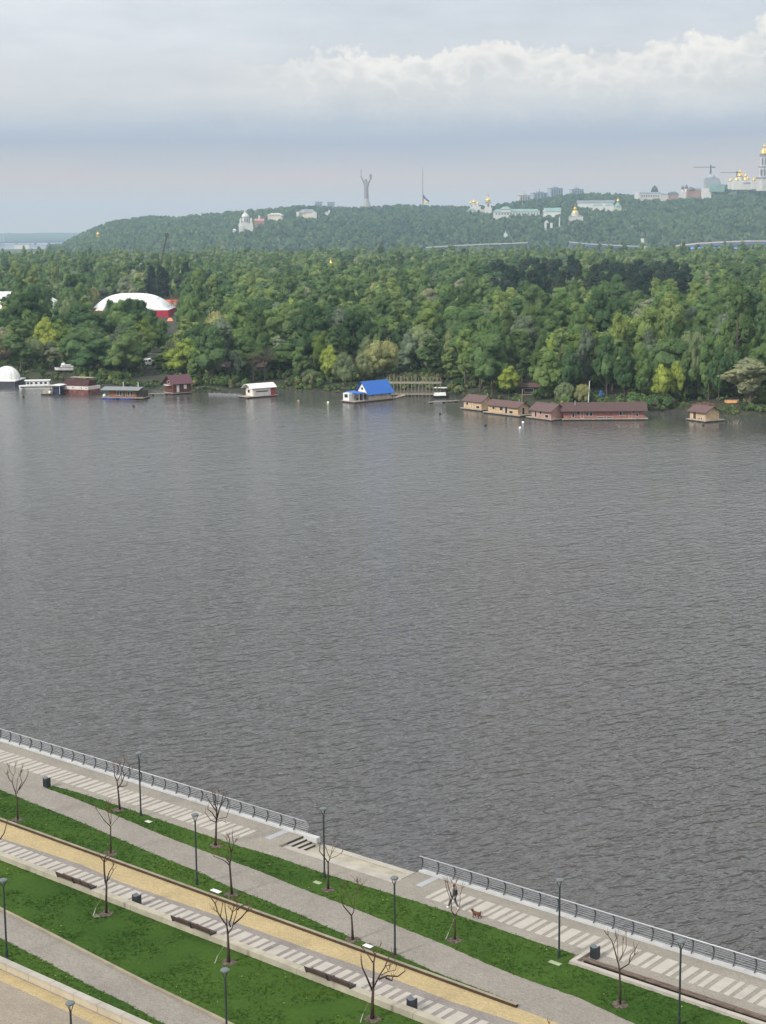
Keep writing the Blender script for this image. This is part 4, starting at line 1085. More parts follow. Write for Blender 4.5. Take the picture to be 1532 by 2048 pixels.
NUM = ['first', 'second', 'third', 'fourth', 'fifth', 'sixth', 'seventh', 'eighth', 'ninth', 'tenth', 'eleventh', 'twelfth', 'thirteenth', 'fourteenth', 'fifteenth', 'sixteenth', 'seventeenth', 'eighteenth', 'nineteenth', 'twentieth']
bins_ = {}
for q in solo:
    k = min(range(len(LMK)), key=lambda i: abs(LMK[i][0] - q[2])); bins_.setdefault((k, KINDS[q[1][3]][1]), []).append(q)
for (k, noun), qs in bins_.items():
    qs.sort(key=lambda q: q[1][1])
    for i, q in enumerate(qs):
        x, y, z, kd, hs, ws = q[1]
        lb = '%s behind the %s' % (noun, LMK[k][1]) if len(qs) == 1 else ('%s, %s such from the water, behind the %s' % (noun, NUM[min(i, 19)], LMK[k][1]))
        t = thing(KINDS[kd][0], lb, 'tree', (x, y, z), rng.uniform(0, 6.28), 'trees of the island wood')
        t.scale = (ws, ws, hs)
        for nm, me in (('crown', CR[kd]), ('trunk', TR[kd])):
            o = bpy.data.objects.new(nm, me); COL.objects.link(o); o.parent = t
pts = []
for q in rest:
    x, y, z, kd, hs, ws = q[1]
    pts.append((x, y, z, FARMAP.get(kd, 0), ws * 1.12, rng.uniform(0, 6.28), hs))
scatter('forest', 'dense green wood filling the island behind the nearer trees', pts, FAR)
# bushes and brush under the first trees
r = random.Random(31); us = []
for k in range(9000):
    x = r.uniform(-150, 150); b_ = r.uniform(1.5, 55) ; y = shore_y(x) + b_
    if any((x - a) ** 2 + (y - c) ** 2 < q * q for a, c, q in CLEAR): continue
    if in_sight(x, y) or mnoise.noise(Vector((x * .06, y * .06, 1))) < -.12: continue
    kd = r.choices([0, 2, 6, 7, 10], [4, 4, 1, 2, 3])[0]; s = r.uniform(.07, .19)
    us.append((x, y, land_z(x, y) - .2, FARMAP[kd], s * 1.2, r.uniform(0, 6.28), s))
for k in range(3200):                          # low brush right down to the water, also where the view is open
    x = r.uniform(-150, 150); b_ = r.choice((r.uniform(-.6, 4), r.uniform(0, 30))); y = shore_y(x) + b_
    if any((x - a) ** 2 + (y - c) ** 2 < (q * .55) ** 2 for a, c, q in CLEAR) or mnoise.noise(Vector((x * .09, y * .12, 8))) < -.05: continue
    kd = r.choices([0, 2, 7, 10], [3, 3, 2, 3])[0]; s = r.uniform(.03, .085)
    us.append((x, y, land_z(x, y) - .1, FARMAP[kd], s * 1.5, r.uniform(0, 6.28), s))
scatter('undergrowth', 'low brush and bushes along the island shore', us, FAR)

# ================================================================== BOATS AND HOUSES ON THE FAR SHORE
W_tan = boards('tan_boards', lin(188, 162, 128), .24); W_pink = boards('pink_boards', lin(172, 136, 124), .24); W_red = boards('red_boards', lin(150, 104, 98), .24)
W_sand = boards('sand_boards', lin(190, 166, 132), .26)
R_brown = boards('brown_roof', lin(92, 72, 70), .4, 'X', .12, .8); R_red = boards('red_brown_roof', lin(92, 70, 66), .4, 'X', .12, .8); R_burg = boards('burgundy_roof', lin(92, 60, 68), .4, 'X', .1, .8)
R_maroon = boards('maroon_roof', lin(80, 60, 58), .4, 'X', .12, .8)
R_blue = boards('blue_roof', lin(36, 96, 176), .45, 'X', .06, .85, .5); R_grey = boards('grey_roof', lin(118, 122, 122), .5, 'X', .15, .85)
M_white = mat('white_paint', lin(214, 214, 210), .6, .12, 1.5); M_glassd = mat('dark_pane', lin(38, 42, 46), .2, .2, 2, spec=.5)
M_deck = mat('weathered_deck', lin(150, 138, 124), .9, .25, 2); M_hulld = mat('dark_float', lin(44, 42, 42), .8, .3, 1.5); M_bluep = mat('blue_float', lin(46, 62, 128), .6, .25, 1.2)
M_brownw = boards('brown_boards', lin(98, 58, 48), .2); M_orange = boards('orange_boards', lin(136, 94, 68), .22); M_beigew = boards('beige_boards', lin(186, 172, 156), .3, 'X')
M_redp = mat('red_paint', lin(150, 64, 66), .6, .2, 1.2); M_post = mat('grey_post', lin(138, 130, 114), .85, .15, 3); M_rust = mat('rusty_red', lin(98, 56, 53), .85, .3, 1.2, col2=lin(130, 90, 86))

def opening(t, nm, face, a, c, z0, z1, L0, L1, Wd, frame=True, pane=M_glassd):
    """door or window on the long front (y=0) or on the gable (x = L0 or L1)"""
    b = MB(); f = MB(); e = .05
    if face == 'F':
        b.box(a, c, -.04, .0, z0, z1)
        for q in ((a - e, c + e, z0 - e, z0), (a - e, c + e, z1, z1 + e), (a - e, a, z0, z1), (c, c + e, z0, z1)): f.box(q[0], q[1], -.06, .0, q[2], q[3])
    else:
        x = L1 if face == 'R' else L0; s_ = 1 if face == 'R' else -1
        x0, x1 = sorted((x, x + s_ * .04)); b.box(x0, x1, a, c, z0, z1)
        x0, x1 = sorted((x, x + s_ * .06))
        for q in ((a - e, c + e, z0 - e, z0), (a - e, c + e, z1, z1 + e), (a - e, a, z0, z1), (c, c + e, z0, z1)): f.box(x0, x1, q[0], q[1], q[2], q[3])
    o = b.build(nm, pane, t)
    if frame: f.build('frame', M_white, o)
    return o

def cabin(name, label, cat, near, yaw, x0, x1, Wd, wh, rh, wallm, roofm, over=.5, deck=(1, .8, 1, .6), openings=(), zd=.45, floatm=M_hulld, group=None, chimney=None, gablem=None):
    p = at(near[0], near[1], zd); p.z = 0
    t = thing(name, label, cat, p, R(yaw), group)
    f = MB(); f.box(x0 - deck[0] + .15, x1 + deck[2] - .15, -deck[1] + .15, Wd + deck[3] - .15, -.25, zd - .2); f.build('float', floatm, t)
    d = MB(); d.box(x0 - deck[0], x1 + deck[2], -deck[1], Wd + deck[3], zd - .2, zd); d.build('deck', M_deck, t)
    w_ = MB(); z1 = zd + wh; rz = zd + rh
    w_.prism_x([(0, zd + .004), (Wd, zd + .004), (Wd, z1), (Wd / 2, rz - .02), (0, z1)], x0, x1); w_.build('wall', wallm, t)
    rf = MB(); sl_ = (rh - wh) / (Wd / 2); th = .14
    for s_ in (0, 1):
        y0 = -over if s_ == 0 else Wd + over; zz = z1 - sl_ * over
        pts_ = [(y0, zz + .01), (Wd / 2, rz + .01), (Wd / 2, rz + .01 + th), (y0, zz + .01 + th)]
        if s_: pts_ = pts_[::-1]
        rf.prism_x(pts_, x0 - over, x1 + over)
    ro = rf.build('roof', roofm, t)
    if chimney:
        c = MB(); c.lathe([(.09, 0), (.09, 1.0), (.14, 1.02), (.14, 1.12)], 8, c=(chimney[0], chimney[1], rz - .5)); c.build('chimney', M_steel, ro)
    if gablem:
        g_ = MB(); g_.prism_x([(.1, z1 - .3), (Wd - .1, z1 - .3), (Wd / 2, rz - .15)], x0 - .03, x0 - .002); g_.build('gable', gablem, t)
    for o in openings:
        k = opening(t, o[0], o[1], o[2], o[3], zd + o[4], zd + o[5], x0, x1, Wd, *(o[6:]))
    return t
GC = 'floating cabins moored along the wooded shore'
cabin('floating_cabin', 'small tan floating cabin with brown roof, leftmost of the row of cabins', 'cabin', (963, 819), -50, -6.6, 0, 4.2, 1.95, 3.2, W_tan, R_brown, .45, (.7, .6, .6, .6), [('door', 'F', -4.1, -3.3, .05, 1.7, True, W_tan), ('window', 'F', -1.9, -.8, .2, .8), ('window', 'F', -5.6, -4.9, .8, 1.5)], group=GC, chimney=(-1, 3))
cabin('floating_cabin', 'long narrow tan floating cabin with low red brown roof', 'cabin', (1036, 830), -50, -10.6, 0, 3.6, 1.9, 2.9, W_tan, R_red, .5, (1.3, .6, 1.2, .6), [('window', 'F', -6.4, -5.3, .7, 1.5), ('door', 'F', -4.5, -3.7, .05, 1.7), ('window', 'F', -3.0, -1.8, .2, .8), ('window', 'F', -9, -8.2, .8, 1.4), ('door', 'R', 1.4, 2.2, .05, 1.7)], group=GC, chimney=(-2, 2.4))
cabin('floating_cabin', 'short pinkish floating cabin with broad brown gable roof', 'cabin', (1102, 838), -52, -6.8, 0, 4.4, 1.95, 3.3, W_pink, R_brown, .6, (1.4, .6, .8, .6), [('window', 'F', -5.6, -5.0, .1, 1.5), ('window', 'F', -3.9, -3.2, .8, 1.5), ('window', 'F', -2.0, -.9, .2, .9)], group=GC)
cabin('floating_cabin', 'very long red floating cabin with wide maroon roof', 'cabin', (1288, 836), -1, -19.2, 0, 5.2, 2.1, 3.5, W_red, R_maroon, .8, (.5, .9, .9, .5), [('window', 'F', -17.2, -16.7, .3, 1.3), ('window', 'F', -16.1, -15.4, .9, 1.6), ('window', 'F', -13.9, -13.3, .6, 1.5), ('window', 'F', -13.0, -12.4, .6, 1.5), ('door', 'F', -15.1, -14.5, .05, 1.8, True, W_red), ('window', 'F', -11.2, -9.6, .1, .35), ('window', 'F', -9.0, -7.6, .1, .35), ('window', 'F', -5.9, -5.3, .7, 1.55), ('window', 'F', -5.0, -4.6, .7, 1.55), ('door', 'F', -3.6, -2.9, .05, 1.8, True, W_red), ('window', 'F', -1.9, -1.4, .4, 1.1), ('window', 'F', -3.0, -2.2, 1.2, 1.7)], group=GC, chimney=(-16.4, 1.2))
cabin('floating_hut', 'small lone tan floating hut with brown roof at far right', 'cabin', (1411, 841), -58, -5.4, 0, 4.3, 2.0, 3.1, W_sand, R_brown, .6, (.6, .7, .7, 1.2), [('door', 'F', -4.2, -3.2, .05, 1.85, True, M_brownw), ('window', 'F', -2.4, -1.9, .15, .5), ('window', 'F', -1.6, -1.1, .15, .5)], group=GC)
# blue roofed boathouse with porch
t = cabin('blue_boathouse', 'boathouse with steep bright blue roof and white gable', 'boathouse', (737, 800), 42, 0, 8.4, 4.8, 1.95, 4.7, M_beigew, R_blue, .6, (5.4, .6, .3, .3), [('window', 'L', 2.1, 2.9, 2.6, 3.2), ('window', 'L', .7, 1.8, .2, 1.6), ('window', 'L', 2.6, 3.6, .2, 1.6)] + [('window', 'F', x, x + .5, .9, 1.5) for x in (1.2, 4.4, 7.4)], zd=.5, gablem=mat('cream_paint', lin(232, 224, 206), .7, .06, 2))
q = MB(); q.prism_x([(-.3, 2.35), (5.2, 2.35), (5.2, 2.75), (-.3, 2.5)], -3.6, -.65); q.build('porch_roof', R_blue, t)
q = MB(); q.box(-5.0, -3.7, 2.2, 4.6, .5, 2.5); q.build('porch_cabin', M_white, t)
q = MB(); q.box(-5.03, -4.99, 2.7, 4.0, 1.3, 2.2); q.build('window', M_glassd, t)
for x, y in ((-3.5, -.2), (-3.5, 2.0), (-1.9, -.2)):
    q = MB(); q.tube([(x, y, .5), (x, y, 2.4)], .05, 5); q.build('post', M_white, t)
q = MB(); q.box(-2.8, -1.6, 1.0, 1.8, .5, 1.2); q.build('table', M_hulld, t)
q = MB(); q.tube([(8.7, -.2, .35), (12.2, -1.2, 1.0)], .35, 4); q.build('gangway', M_deck, t)
# white roofed boathouse
p = at(507, 793, .4); p.z = 0
t = thing('white_boathouse', 'low boathouse with curved white roof and red rear door', 'boathouse', p, R(36))
q = MB(); q.box(-2.2, 7.6, -.3, 4.3, -.25, .3); q.build('float', M_hulld, t)
q = MB(); q.box(-2.4, 7.8, -.5, 4.5, .3, .42); q.build('deck', M_deck, t)
arc = [(-.35 + 4.7 * i / 8, 2.5 + 1.15 * math.sin(math.pi * i / 8)) for i in range(9)]
q = MB(); q.prism_x([(0, .424), (4, .424), (4, 2.45)] + [(-.35 + 4.7 * i / 8, 2.48 + 1.12 * math.sin(math.pi * i / 8)) for i in range(7, 0, -1)] + [(0, 2.45)], 0, 5.6); q.build('wall', mat('stained_white', lin(206, 200, 190), .8, .18, 1.5), t)
q = MB(); q.box(5.62, 7.2, .1, 3.9, .424, 2.5); q.build('rear_cabin', M_redp, t)
q = MB(); q.prism_x(arc + [(y, z + .14) for y, z in arc[::-1]], -1.2, 7.5); q.build('roof', M_white, t)
opening(t, 'door', 'L', .5, 1.3, .5, 2.2, 0, 5.6, 4, True, M_white); opening(t, 'window', 'L', 1.9, 2.9, 1.3, 2.1, 0, 5.6, 4); opening(t, 'window', 'F', .9, 4.8, 1.5, 1.8, 0, 5.6, 4, False)
# brown two-storey house
t = cabin('brown_house', 'brown timber house on the water edge with burgundy gable roof', 'house', (347, 786), 36, 0, 5.6, 4.9, 2.9, 4.7, M_brownw, R_burg, .75, (.3, .3, .3, .3), [('window', 'L', 1.9, 3.0, 2.5, 3.3), ('door', 'F', 1.1, 1.8, .2, 2.1, True, M_white), ('window', 'F', 3.4, 4.2, 1.0, 2.1, True, M_white)], zd=.55)
q = MB(); q.box(-1.0, -.05, 1.0, 3.8, 2.55, 2.7); q.build('balcony', M_white, t)
# grey roofed houseboat on blue floats
p = at(273, 795, .45); p.z = 0
t = thing('houseboat', 'orange brown houseboat with grey roof on blue floats', 'houseboat', p, R(-14))
q = MB()
for x in (-9.6, -4.6): q.tube([(x, -.9, .12), (x + 4.5, -.9, .12)], .36, 10)
q.build('float', M_bluep, t, smooth=True)
q = MB(); q.box(-9.9, 2.2, -.6, 4.2, -.2, .34); q.build('hull', M_hulld, t)
q = MB(); q.box(-10, 2.4, -1.2, 4.4, .34, .46); q.build('deck', M_deck, t)
q = MB(); q.box(-8.0, 0, 0, 4, .464, 2.5); q.build('wall', M_orange, t)
q = MB(); q.box(0.01, 1.9, .2, 3.8, .464, 2.3); q.build('rear_cabin', mat('dark_boards', lin(64, 54, 48), .8, .2, 2), t)
q = MB(); q.prism_x([(-1.2, 2.42), (2.2, 3.05), (5, 2.5), (5, 2.62), (2.2, 3.2), (-1.2, 2.56)], -10.2, 1.2); rf = q.build('roof', R_grey, t)
for x in (-5.2, -.8):
    q = MB(); q.lathe([(.1, 0), (.1, 1.5), (.15, 1.52), (.15, 1.62)], 8, c=(x, 3.4, 2.7)); q.build('chimney', M_white, rf)
for k, x in enumerate((-5.7, -4.9, -3.9, -2.6, -1.6)): opening(t, 'window' if k != 2 else 'door', 'F', x, x + .55, .55 if k == 2 else .9, 2.1, -8, 0, 4, True, M_glassd)
q = MB(); q.lathe([(.05, 0), (.45, .15), (.5, .6), (.1, .95)], 10, c=(-9.2, -.6, .46)); q.build('white_tank', M_white, t, smooth=True)
# red barge
p = at(177, 791, .0)
t = thing('barge', 'broad barge with rusty red hull, white band and dark maroon cover', 'barge', p, R(-24))
hp = [(-10.6, 1.0), (-9.8, 0), (0, 0), (.3, 5.6), (-10.2, 5.6), (-10.8, 3.5)]
q = MB(); q.prism(hp, -.4, 1.55); q.build('hull', M_rust, t)
q = MB(); q.prism([(x * 1.01, y if 0 < y < 5.5 else (y - .06 if y < 1 else y + .06)) for x, y in hp], 1.56, 2.45); band = q.build('bulwark', mat('dirty_white', lin(198, 190, 182), .8, .14, 1), t)
for x in (-8.2, -5.3, -2.4, -.8):
    q = MB(); q.box(x, x + .3, -.10, -.06, 1.9, 2.2); q.build('porthole', M_glassd, band)
q = MB(); q.prism_x([(.5, 2.46), (5.2, 2.46), (4.9, 4.0), (1.6, 4.2)], -8.6, -.6); q.build('cover', mat('maroon_cover', lin(66, 38, 40), .85, .25, 1.2), t)
q = MB(); q.box(-8.8, -1.5, 4.0, 6.2, 4.5, 4.62)
for x in (-8.6, -1.9): q.tube([(x, 5.2, 2.4), (x, 5.2, 4.55)], .06, 5)
q.build('canopy', M_deck, t)
# landing stage with white canopy, small boat
p = at(112, 789, .3); p.z = 0
t = thing('landing_stage', 'cluttered dark landing stage with white canopy left of the barge', 'pontoon', p, R(-20))
q = MB(); q.box(-4.6, 1.2, -.4, 5, -.2, .35); q.build('deck', M_hulld, t)
q = MB(); q.box(-1.8, 1.3, .2, 4.8, 2.75, 2.9); q.build('canopy', M_white, t)
for x, y in ((-1.5, .4), (1.0, .4), (1.0, 4.4), (-1.5, 4.4)):
    q = MB(); q.tube([(x, y, .35), (x, y, 2.75)], .07, 5); q.build('post', M_white, t)
q = MB(); q.box(-1.4, .6, 1, 4, .36, 2.2); q.build('cabin', mat('navy_tarp', lin(40, 48, 72), .8, .2, 2), t)
q = MB(); q.box(-4.4, -2.0, .3, 3.2, .36, 1.3); q.box(-4.0, -2.4, .6, 2.6, 1.3, 1.7); q.build('crates', M_deck, t)
q = MB(); q.lathe([(.05, 0), (.42, .15), (.42, .6), (.1, .95)], 10, c=(-1.9, -.1, .4)); q.build('white_tank', M_white, t, smooth=True)
# white river boat
def hull(b, L_, B_, z0, z1, bow=.25, flare=.8):
    o = [(-L_ / 2, B_ / 2), (-L_ / 2, -B_ / 2), (L_ * (.5 - bow), -B_ / 2), (L_ * .42, -B_ * .28), (L_ / 2, 0), (L_ * .42, B_ * .28), (L_ * (.5 - bow), B_ / 2)]
    n = len(o); b.add([(x * .95, y * flare, z0) for x, y in o] + [(x, y, z1) for x, y in o], [tuple(range(n - 1, -1, -1)), tuple(range(n, 2 * n))] + [(i, (i + 1) % n, n + (i + 1) % n, n + i) for i in range(n)])
    return b
p = at(70, 777, 0)
t = thing('river_boat', 'white passenger river boat with a row of dark windows', 'boat', p, R(186))
q = MB(); hull(q, 9.4, 3.2, -.3, 1.0); q.build('hull', M_white, t)
q = MB(); q.box(-4.2, 2.4, -1.35, 1.35, 1.01, 2.35); sup = q.build('cabin', M_white, t)
q = MB(); q.box(-4.6, 2.9, -1.55, 1.55, 2.36, 2.5); q.build('roof', mat('off_white', lin(214, 214, 210), .6, .08, 1.5), t)
for x in (-3.6, -2.3, -.9, .5, 1.5):
    for y in (-1.39, 1.35):
        q = MB(); q.box(x, x + .7, y, y + .04, 1.45, 2.0); q.build('window', M_glassd, sup)
q = MB(); q.box(-4.7, 4.2, -1.62, 1.62, .55, .68); q.build('rubbing_strake', M_hulld, t)
# white dome on its float
p = at(8, 771, .4); p.z = 0
t = thing('dome_pavilion', 'white round dome pavilion on a dark floating platform at left edge', 'pavilion', p, R(-6))
q = MB(); q.box(-9, 3.9, -1.5, 8, -.3, 1.7); q.build('platform', mat('slate_boards', lin(70, 72, 80), .8, .2, 1.5), t)
q = MB(); q.box(-9.2, 4.1, -1.7, 8.2, 1.71, 2.05); q.build('deck', M_white, t)
q = MB(); q.lathe([(3.9 * math.cos(a), 3.9 * math.sin(a)) for a in np.linspace(0, 1.5, 8)], 14, c=(0, 3.2, 2.06)); dm = q.build('dome', mat('dome_canvas', lin(226, 226, 220), .6, .1, 1.2, .3), t)
q = MB()
for k in range(7):
    a = k * math.pi / 7
    q.tube([(3.94 * math.cos(b_) * math.cos(a), 3.2 + 3.94 * math.cos(b_) * math.sin(a), 2.06 + 3.94 * math.sin(b_)) for b_ in np.linspace(.02, math.pi - .02, 15)], .04, 4)
q.build('frame', mat('dome_frame', lin(170, 172, 170), .6, .1, 2), dm)
# motor yacht on land
p = at(130, 741, 2.0); p.z = land_z(p.x, p.y) + .3
t = thing('motor_yacht', 'white motor yacht with dark stripe laid up ashore under trees', 'boat', p, R(176))
q = MB(); hull(q, 6.8, 2.5, .5, 1.35); q.build('hull', M_white, t)
q = MB(); hull(q, 6.6, 2.3, .0, .49, .25, .5); q.build('keel', M_hulld, t)
q = MB(); hull(q, 6.6, 2.36, 1.36, 1.5); q.build('stripe', M_hulld, t)
q = MB(); q.box(-2.9, 1.2, -1.0, 1.0, 1.51, 2.2, taper=.9); sup = q.build('cabin', M_white, t)
q = MB(); q.box(-.2, 1.0, -.9, .9, 2.21, 2.75, taper=.7); q.tube([(.3, 0, 2.7), (.5, 0, 3.4)], .05, 5); q.build('flybridge', M_white, t)
for y in (-1.0, .96):
    q = MB(); q.box(-2.4, .6, y, y + .04, 1.75, 2.0); q.build('window', M_glassd, sup)
for x in (-1.8, 1.2):
    q = MB(); q.box(x, x + .3, -1, 1, -.5, .1); q.build('cradle', M_wood, t)
# white van ashore and pale trailer behind
p = at(296, 732, 2.0); p.z = land_z(p.x, p.y)
t = thing('van', 'white van with dark windscreen parked on the shore among trees', 'van', p, R(-118))
q = MB(); q.prism_y([(-2.4, .45), (2.2, .45), (2.35, 1.0), (1.6, 1.25), (1.0, 2.25), (-2.4, 2.3)], -.95, .95); body = q.build('body', M_white, t, bevel=.06)
q = MB(); q.prism_y([(1.62, 1.28), (1.66, 1.3), (1.10, 2.16), (1.06, 2.14)], -.8, -.04); q.prism_y([(1.62, 1.28), (1.66, 1.3), (1.10, 2.16), (1.06, 2.14)], .04, .8); q.build('windscreen', M_glassd, t)
for y in (-.97, .93):
    q = MB(); q.box(-.3, .9, y, y + .04, 1.4, 2.05); q.build('side_window', M_glassd, t)
q = MB(); q.box(2.3, 2.38, -.6, .6, .7, .95); q.build('grille', M_hulld, t)
for y in (-.78, .78):
    q = MB(); q.box(2.28, 2.36, y - .15, y + .15, .98, 1.15); q.build('headlight', M_glass, t)
for x in (-1.5, 1.5):
    for y in (-.98, .78):
        q = MB(); q.prism_y([(x + .36 * math.cos(a), .36 + .36 * math.sin(a)) for a in np.linspace(0, 6.283, 15)[:-1]], y, y + .2); q.build('wheel', M_hulld, t)
p = at(312, 728, 2.0); p.z = land_z(p.x, p.y); p.y += 5
t = thing('shed', 'pale grey flat shed behind the white van', 'shed', p, R(-8))
q = MB(); q.box(-5, 3.2, 0, 4, 0, 2.5); q.build('wall', mat('shed_grey', lin(170, 164, 154), .9, .15, 1), t)
q = MB(); q.box(-5.3, 3.5, -.3, 4.3, 2.51, 2.65); q.build('roof', R_grey, t)
q = MB(); q.box(-1.5, .8, -.04, 0, .1, 2.1); q.build('door', M_deck, t)
# rowboats
for (px, py, yw, ln, lb) in ((436, 790, -8, 5.2, 'grey rowboat moored at left of the white roofed boathouse'), (466, 791, -12, 5.6, 'grey rowboat tied between another rowboat and the white roofed boathouse')):
    t = thing('rowboat', lb, 'boat', at(px, py, 0), R(yw), 'moored rowboats')
    q = MB(); hull(q, ln, 1.4, -.2, .55); q.build('hull', mat('grey_hull', lin(140, 140, 142), .6, .15, 1.5), t)
    q = MB(); hull(q, ln * .9, 1.15, .56, .58); q.build('well', M_hulld, t)
    for x in (-1.2, .4):
        q = MB(); q.box(x, x + .25, -.6, .6, .59, .64); q.build('thwart', M_deck, t)
# wooden pier frame
p = at(829, 791, .3); p.z = 0
t = thing('pier_frame', 'tall two storey frame of grey wooden posts over a plank pier', 'pier', p, R(-6))
q = MB(); q.box(-7.5, 8, 0, 3.6, .5, .75); q.build('deck', M_deck, t)
q = MB(); q.box(-8.2, 7.4, -.1, 3.7, 3.55, 3.8); q.build('gallery', M_post, t)
for k in range(16):
    x = -7.8 + k * 1.0
    for y in (0, 3.5):
        if y == 0 or k % 2 == 0:
            q = MB(); q.tube([(x, y, -.3), (x, y, 5.6 + .35 * ((k * 7) % 3 - 1))], .085, 6); q.build('post', M_post, t)
q = MB(); r = random.Random(4)
for k in range(150): 
    x = r.uniform(-7.5, 7); q.tube([(x, r.uniform(.2, 3.4), 5.3), (x + r.uniform(-1, 1), r.uniform(.2, 3.4), r.uniform(5.5, 6.2))], .05, 4)
q.build('brush_roof', mat('brushwood', lin(92, 80, 68), .95, .3, 2), t)
q = MB()
for k in range(24): q.tube([(-7.4 + k * .62, 0, .76), (-7.4 + k * .62, 0, 1.5)], .03, 4)
q.tube([(-7.5, 0, 1.5), (7.2, 0, 1.5)], .04, 4); q.build('handrail', M_post, t)
# things right of the pier
p = at(882, 796, 0); t = thing('motorboat', 'dark motorboat under a grey white cover by the pier frame', 'boat', p, R(15))
q = MB(); hull(q, 4.6, 1.7, -.2, .7); q.build('hull', M_hulld, t)
q = MB(); q.prism_x([(-.8, .71), (.8, .71), (.35, 1.5), (-.35, 1.5)], -1.9, 1.2); q.build('cover', M_white, t)
p = at(888, 803, .3); p.z = 0; t = thing('plank_jetty', 'low pale plank jetty slanting out of the bank', 'jetty', p, R(26))
q = MB(); q.box(-4.6, 4.4, -.5, .5, .25, .42); q.build('deck', M_post, t)
for x in (-3.8, 0, 3.8):
    q = MB(); q.box(x - .3, x + .3, -.4, .4, -.25, .24); q.build('float', M_hulld, t)
p = at(880, 785, 1.0); p.y += 4; p.z = land_z(p.x, p.y); t = thing('shelter', 'small whitish shelter with dark opening behind the motorboat', 'shed', p, R(-12))
q = MB(); q.box(-1.5, 1.5, 0, 2.5, 0, 2.3); q.build('wall', M_post, t)
q = MB(); q.box(-1.8, 1.8, -.3, 2.8, 2.31, 2.45); q.build('roof', M_white, t)
q = MB(); q.box(-.6, .9, -.04, 0, .1, 1.6); q.build('opening', M_glassd, t)
# cabins among the trees
def hut(px, py, back, yaw, L_, Wd, wh, rh, wallm, roofm, label, ops):
    p = at(px, py, 1.0); t = cabin('wood_cabin', label, 'cabin', (px, py), yaw, -L_ / 2, L_ / 2, Wd, wh, rh, wallm, roofm, .35, (.2, .2, .2, .2), ops, zd=.3, group='cabins under the shore trees')
    t.location.y += back; t.location.z = land_z(t.location.x, t.location.y) - .1
    return t
hut(434, 770, 16, -6, 4.6, 4, 2.3, 3.6, mat('umber_boards', lin(74, 60, 52), .85, .2, 2), R_brown, 'dark brown cabin with pale upper window under trees behind the rowboats', [('window', 'F', -.9, .9, 2.35, 2.95, True, M_white), ('window', 'F', -1.3, 1.2, .7, 1.6)])
hut(528, 766, 10, 6, 6.0, 4, 2.4, 3.6, mat('oxblood_boards', lin(84, 50, 48), .85, .2, 2), R_brown, 'dark red cabin with white window behind the white roofed boathouse', [('window', 'F', .9, 1.9, 1.2, 2.2, True, M_glassd), ('door', 'F', -1.6, -.8, .1, 1.9)])
hut(1066, 808, 12, -4, 5.4, 3, 2.0, 2.8, mat('umber_boards', lin(74, 60, 52)), R_brown, 'dark low cabin with white table under trees behind the long narrow cabin', [('window', 'F', -1.2, 1.2, .6, 1.5)])
hut(1388, 815, 22, 4, 6.4, 3, 1.6, 2.2, mat('umber_boards', lin(74, 60, 52)), R_brown, 'low dark shed in the trees behind the lone hut', [('door', 'F', -.6, .6, .1, 1.4)])
p = at(1208, 806, 1.0); p.y += 6; p.z = land_z(p.x, p.y); t = thing('tarp_tent', 'pointed blue tarpaulin tent behind the long red cabin', 'tent', p, 0)
q = MB(); q.lathe([(.8, .7), (.8, 1.0), (.08, 2.4)], 5, c=(0, 0, 0)); q.build('canopy', mat('blue_tarp', lin(40, 84, 134), .6, .12, 1.5), t)
for a in range(4):
    q = MB(); q.tube([(.7 * math.cos(a * 1.57), .7 * math.sin(a * 1.57), 0), (.7 * math.cos(a * 1.57), .7 * math.sin(a * 1.57), .8)], .05, 4); q.build('pole', M_post, t)
for (px, top, base, lb) in ((1176, 762, 816, 'tall white mast behind the long red cabin'), (1042, 778, 824, 'leaning grey mast behind the long narrow cabin')):
    p = at(px, base, 0); t = thing('mast', lb, 'pole', p, 0); a = dep(px, top, p.y) - p
    q = MB(); q.tube([(0, 0, -.4), tuple(a + Vector((.4, 0, 0)))], [.13, .09], 6); q.build('pole', M_white if px > 1100 else M_post, t)
    q = MB(); q.lathe([(.02, 0), (.16, .06), (.16, .2), (.02, .26)], 6, c=tuple(a + Vector((.4, 0, 0)))); q.build('cap', M_hulld, t)
p = at(1478, 812, 1.5); p.y += 8; p.z = land_z(p.x, p.y); t = thing('upturned_boat', 'upturned orange and cream boat lying on the bank', 'boat', p, R(8))
q = MB(); hull(q, 3.6, 1.5, .12, .75, .25, 1.25); q.build('hull', mat('cream_orange', lin(214, 160, 108), .6, .15, 1.5), t)
q = MB(); q.box(-1.9, 1.8, -.08, .08, .76, .9); q.build('keel', M_deck, t)
p = at(1420, 818, 1.2); p.y += 10; p.z = land_z(p.x, p.y); t = thing('timber_pile', 'heap of reddish brown timber behind the lone hut', 'timber pile', p, R(5)); q = MB(); r = random.Random(8)
for k in range(40):
    x, y = r.uniform(-2.6, 2.6), r.uniform(-1, 1); z = .15 + .9 * r.random() * (1 - abs(x) / 3); l = r.uniform(.8, 2.2); a = r.uniform(-.6, .6)
    q.tube([(x - l / 2, y - l * a / 2, z), (x + l / 2, y + l * a / 2, z + r.uniform(-.2, .3))], r.uniform(.05, .11), 5)
q.build('timber', mat('red_timber', lin(120, 88, 76), .9, .3, 2), t)
p = at(300, 790, .2); p.z = 0; t = thing('gangplank', 'grey gangplank between the houseboat and the brown house', 'gangplank', p, R(18)); q = MB(); q.box(-.6, 5.4, -.4, .4, .45, .6); q.build('deck', M_deck, t)
for x in (.6, 4.4):
    q = MB(); q.box(x, x + .5, -.35, .35, -.2, .44); q.build('float', M_hulld, t)
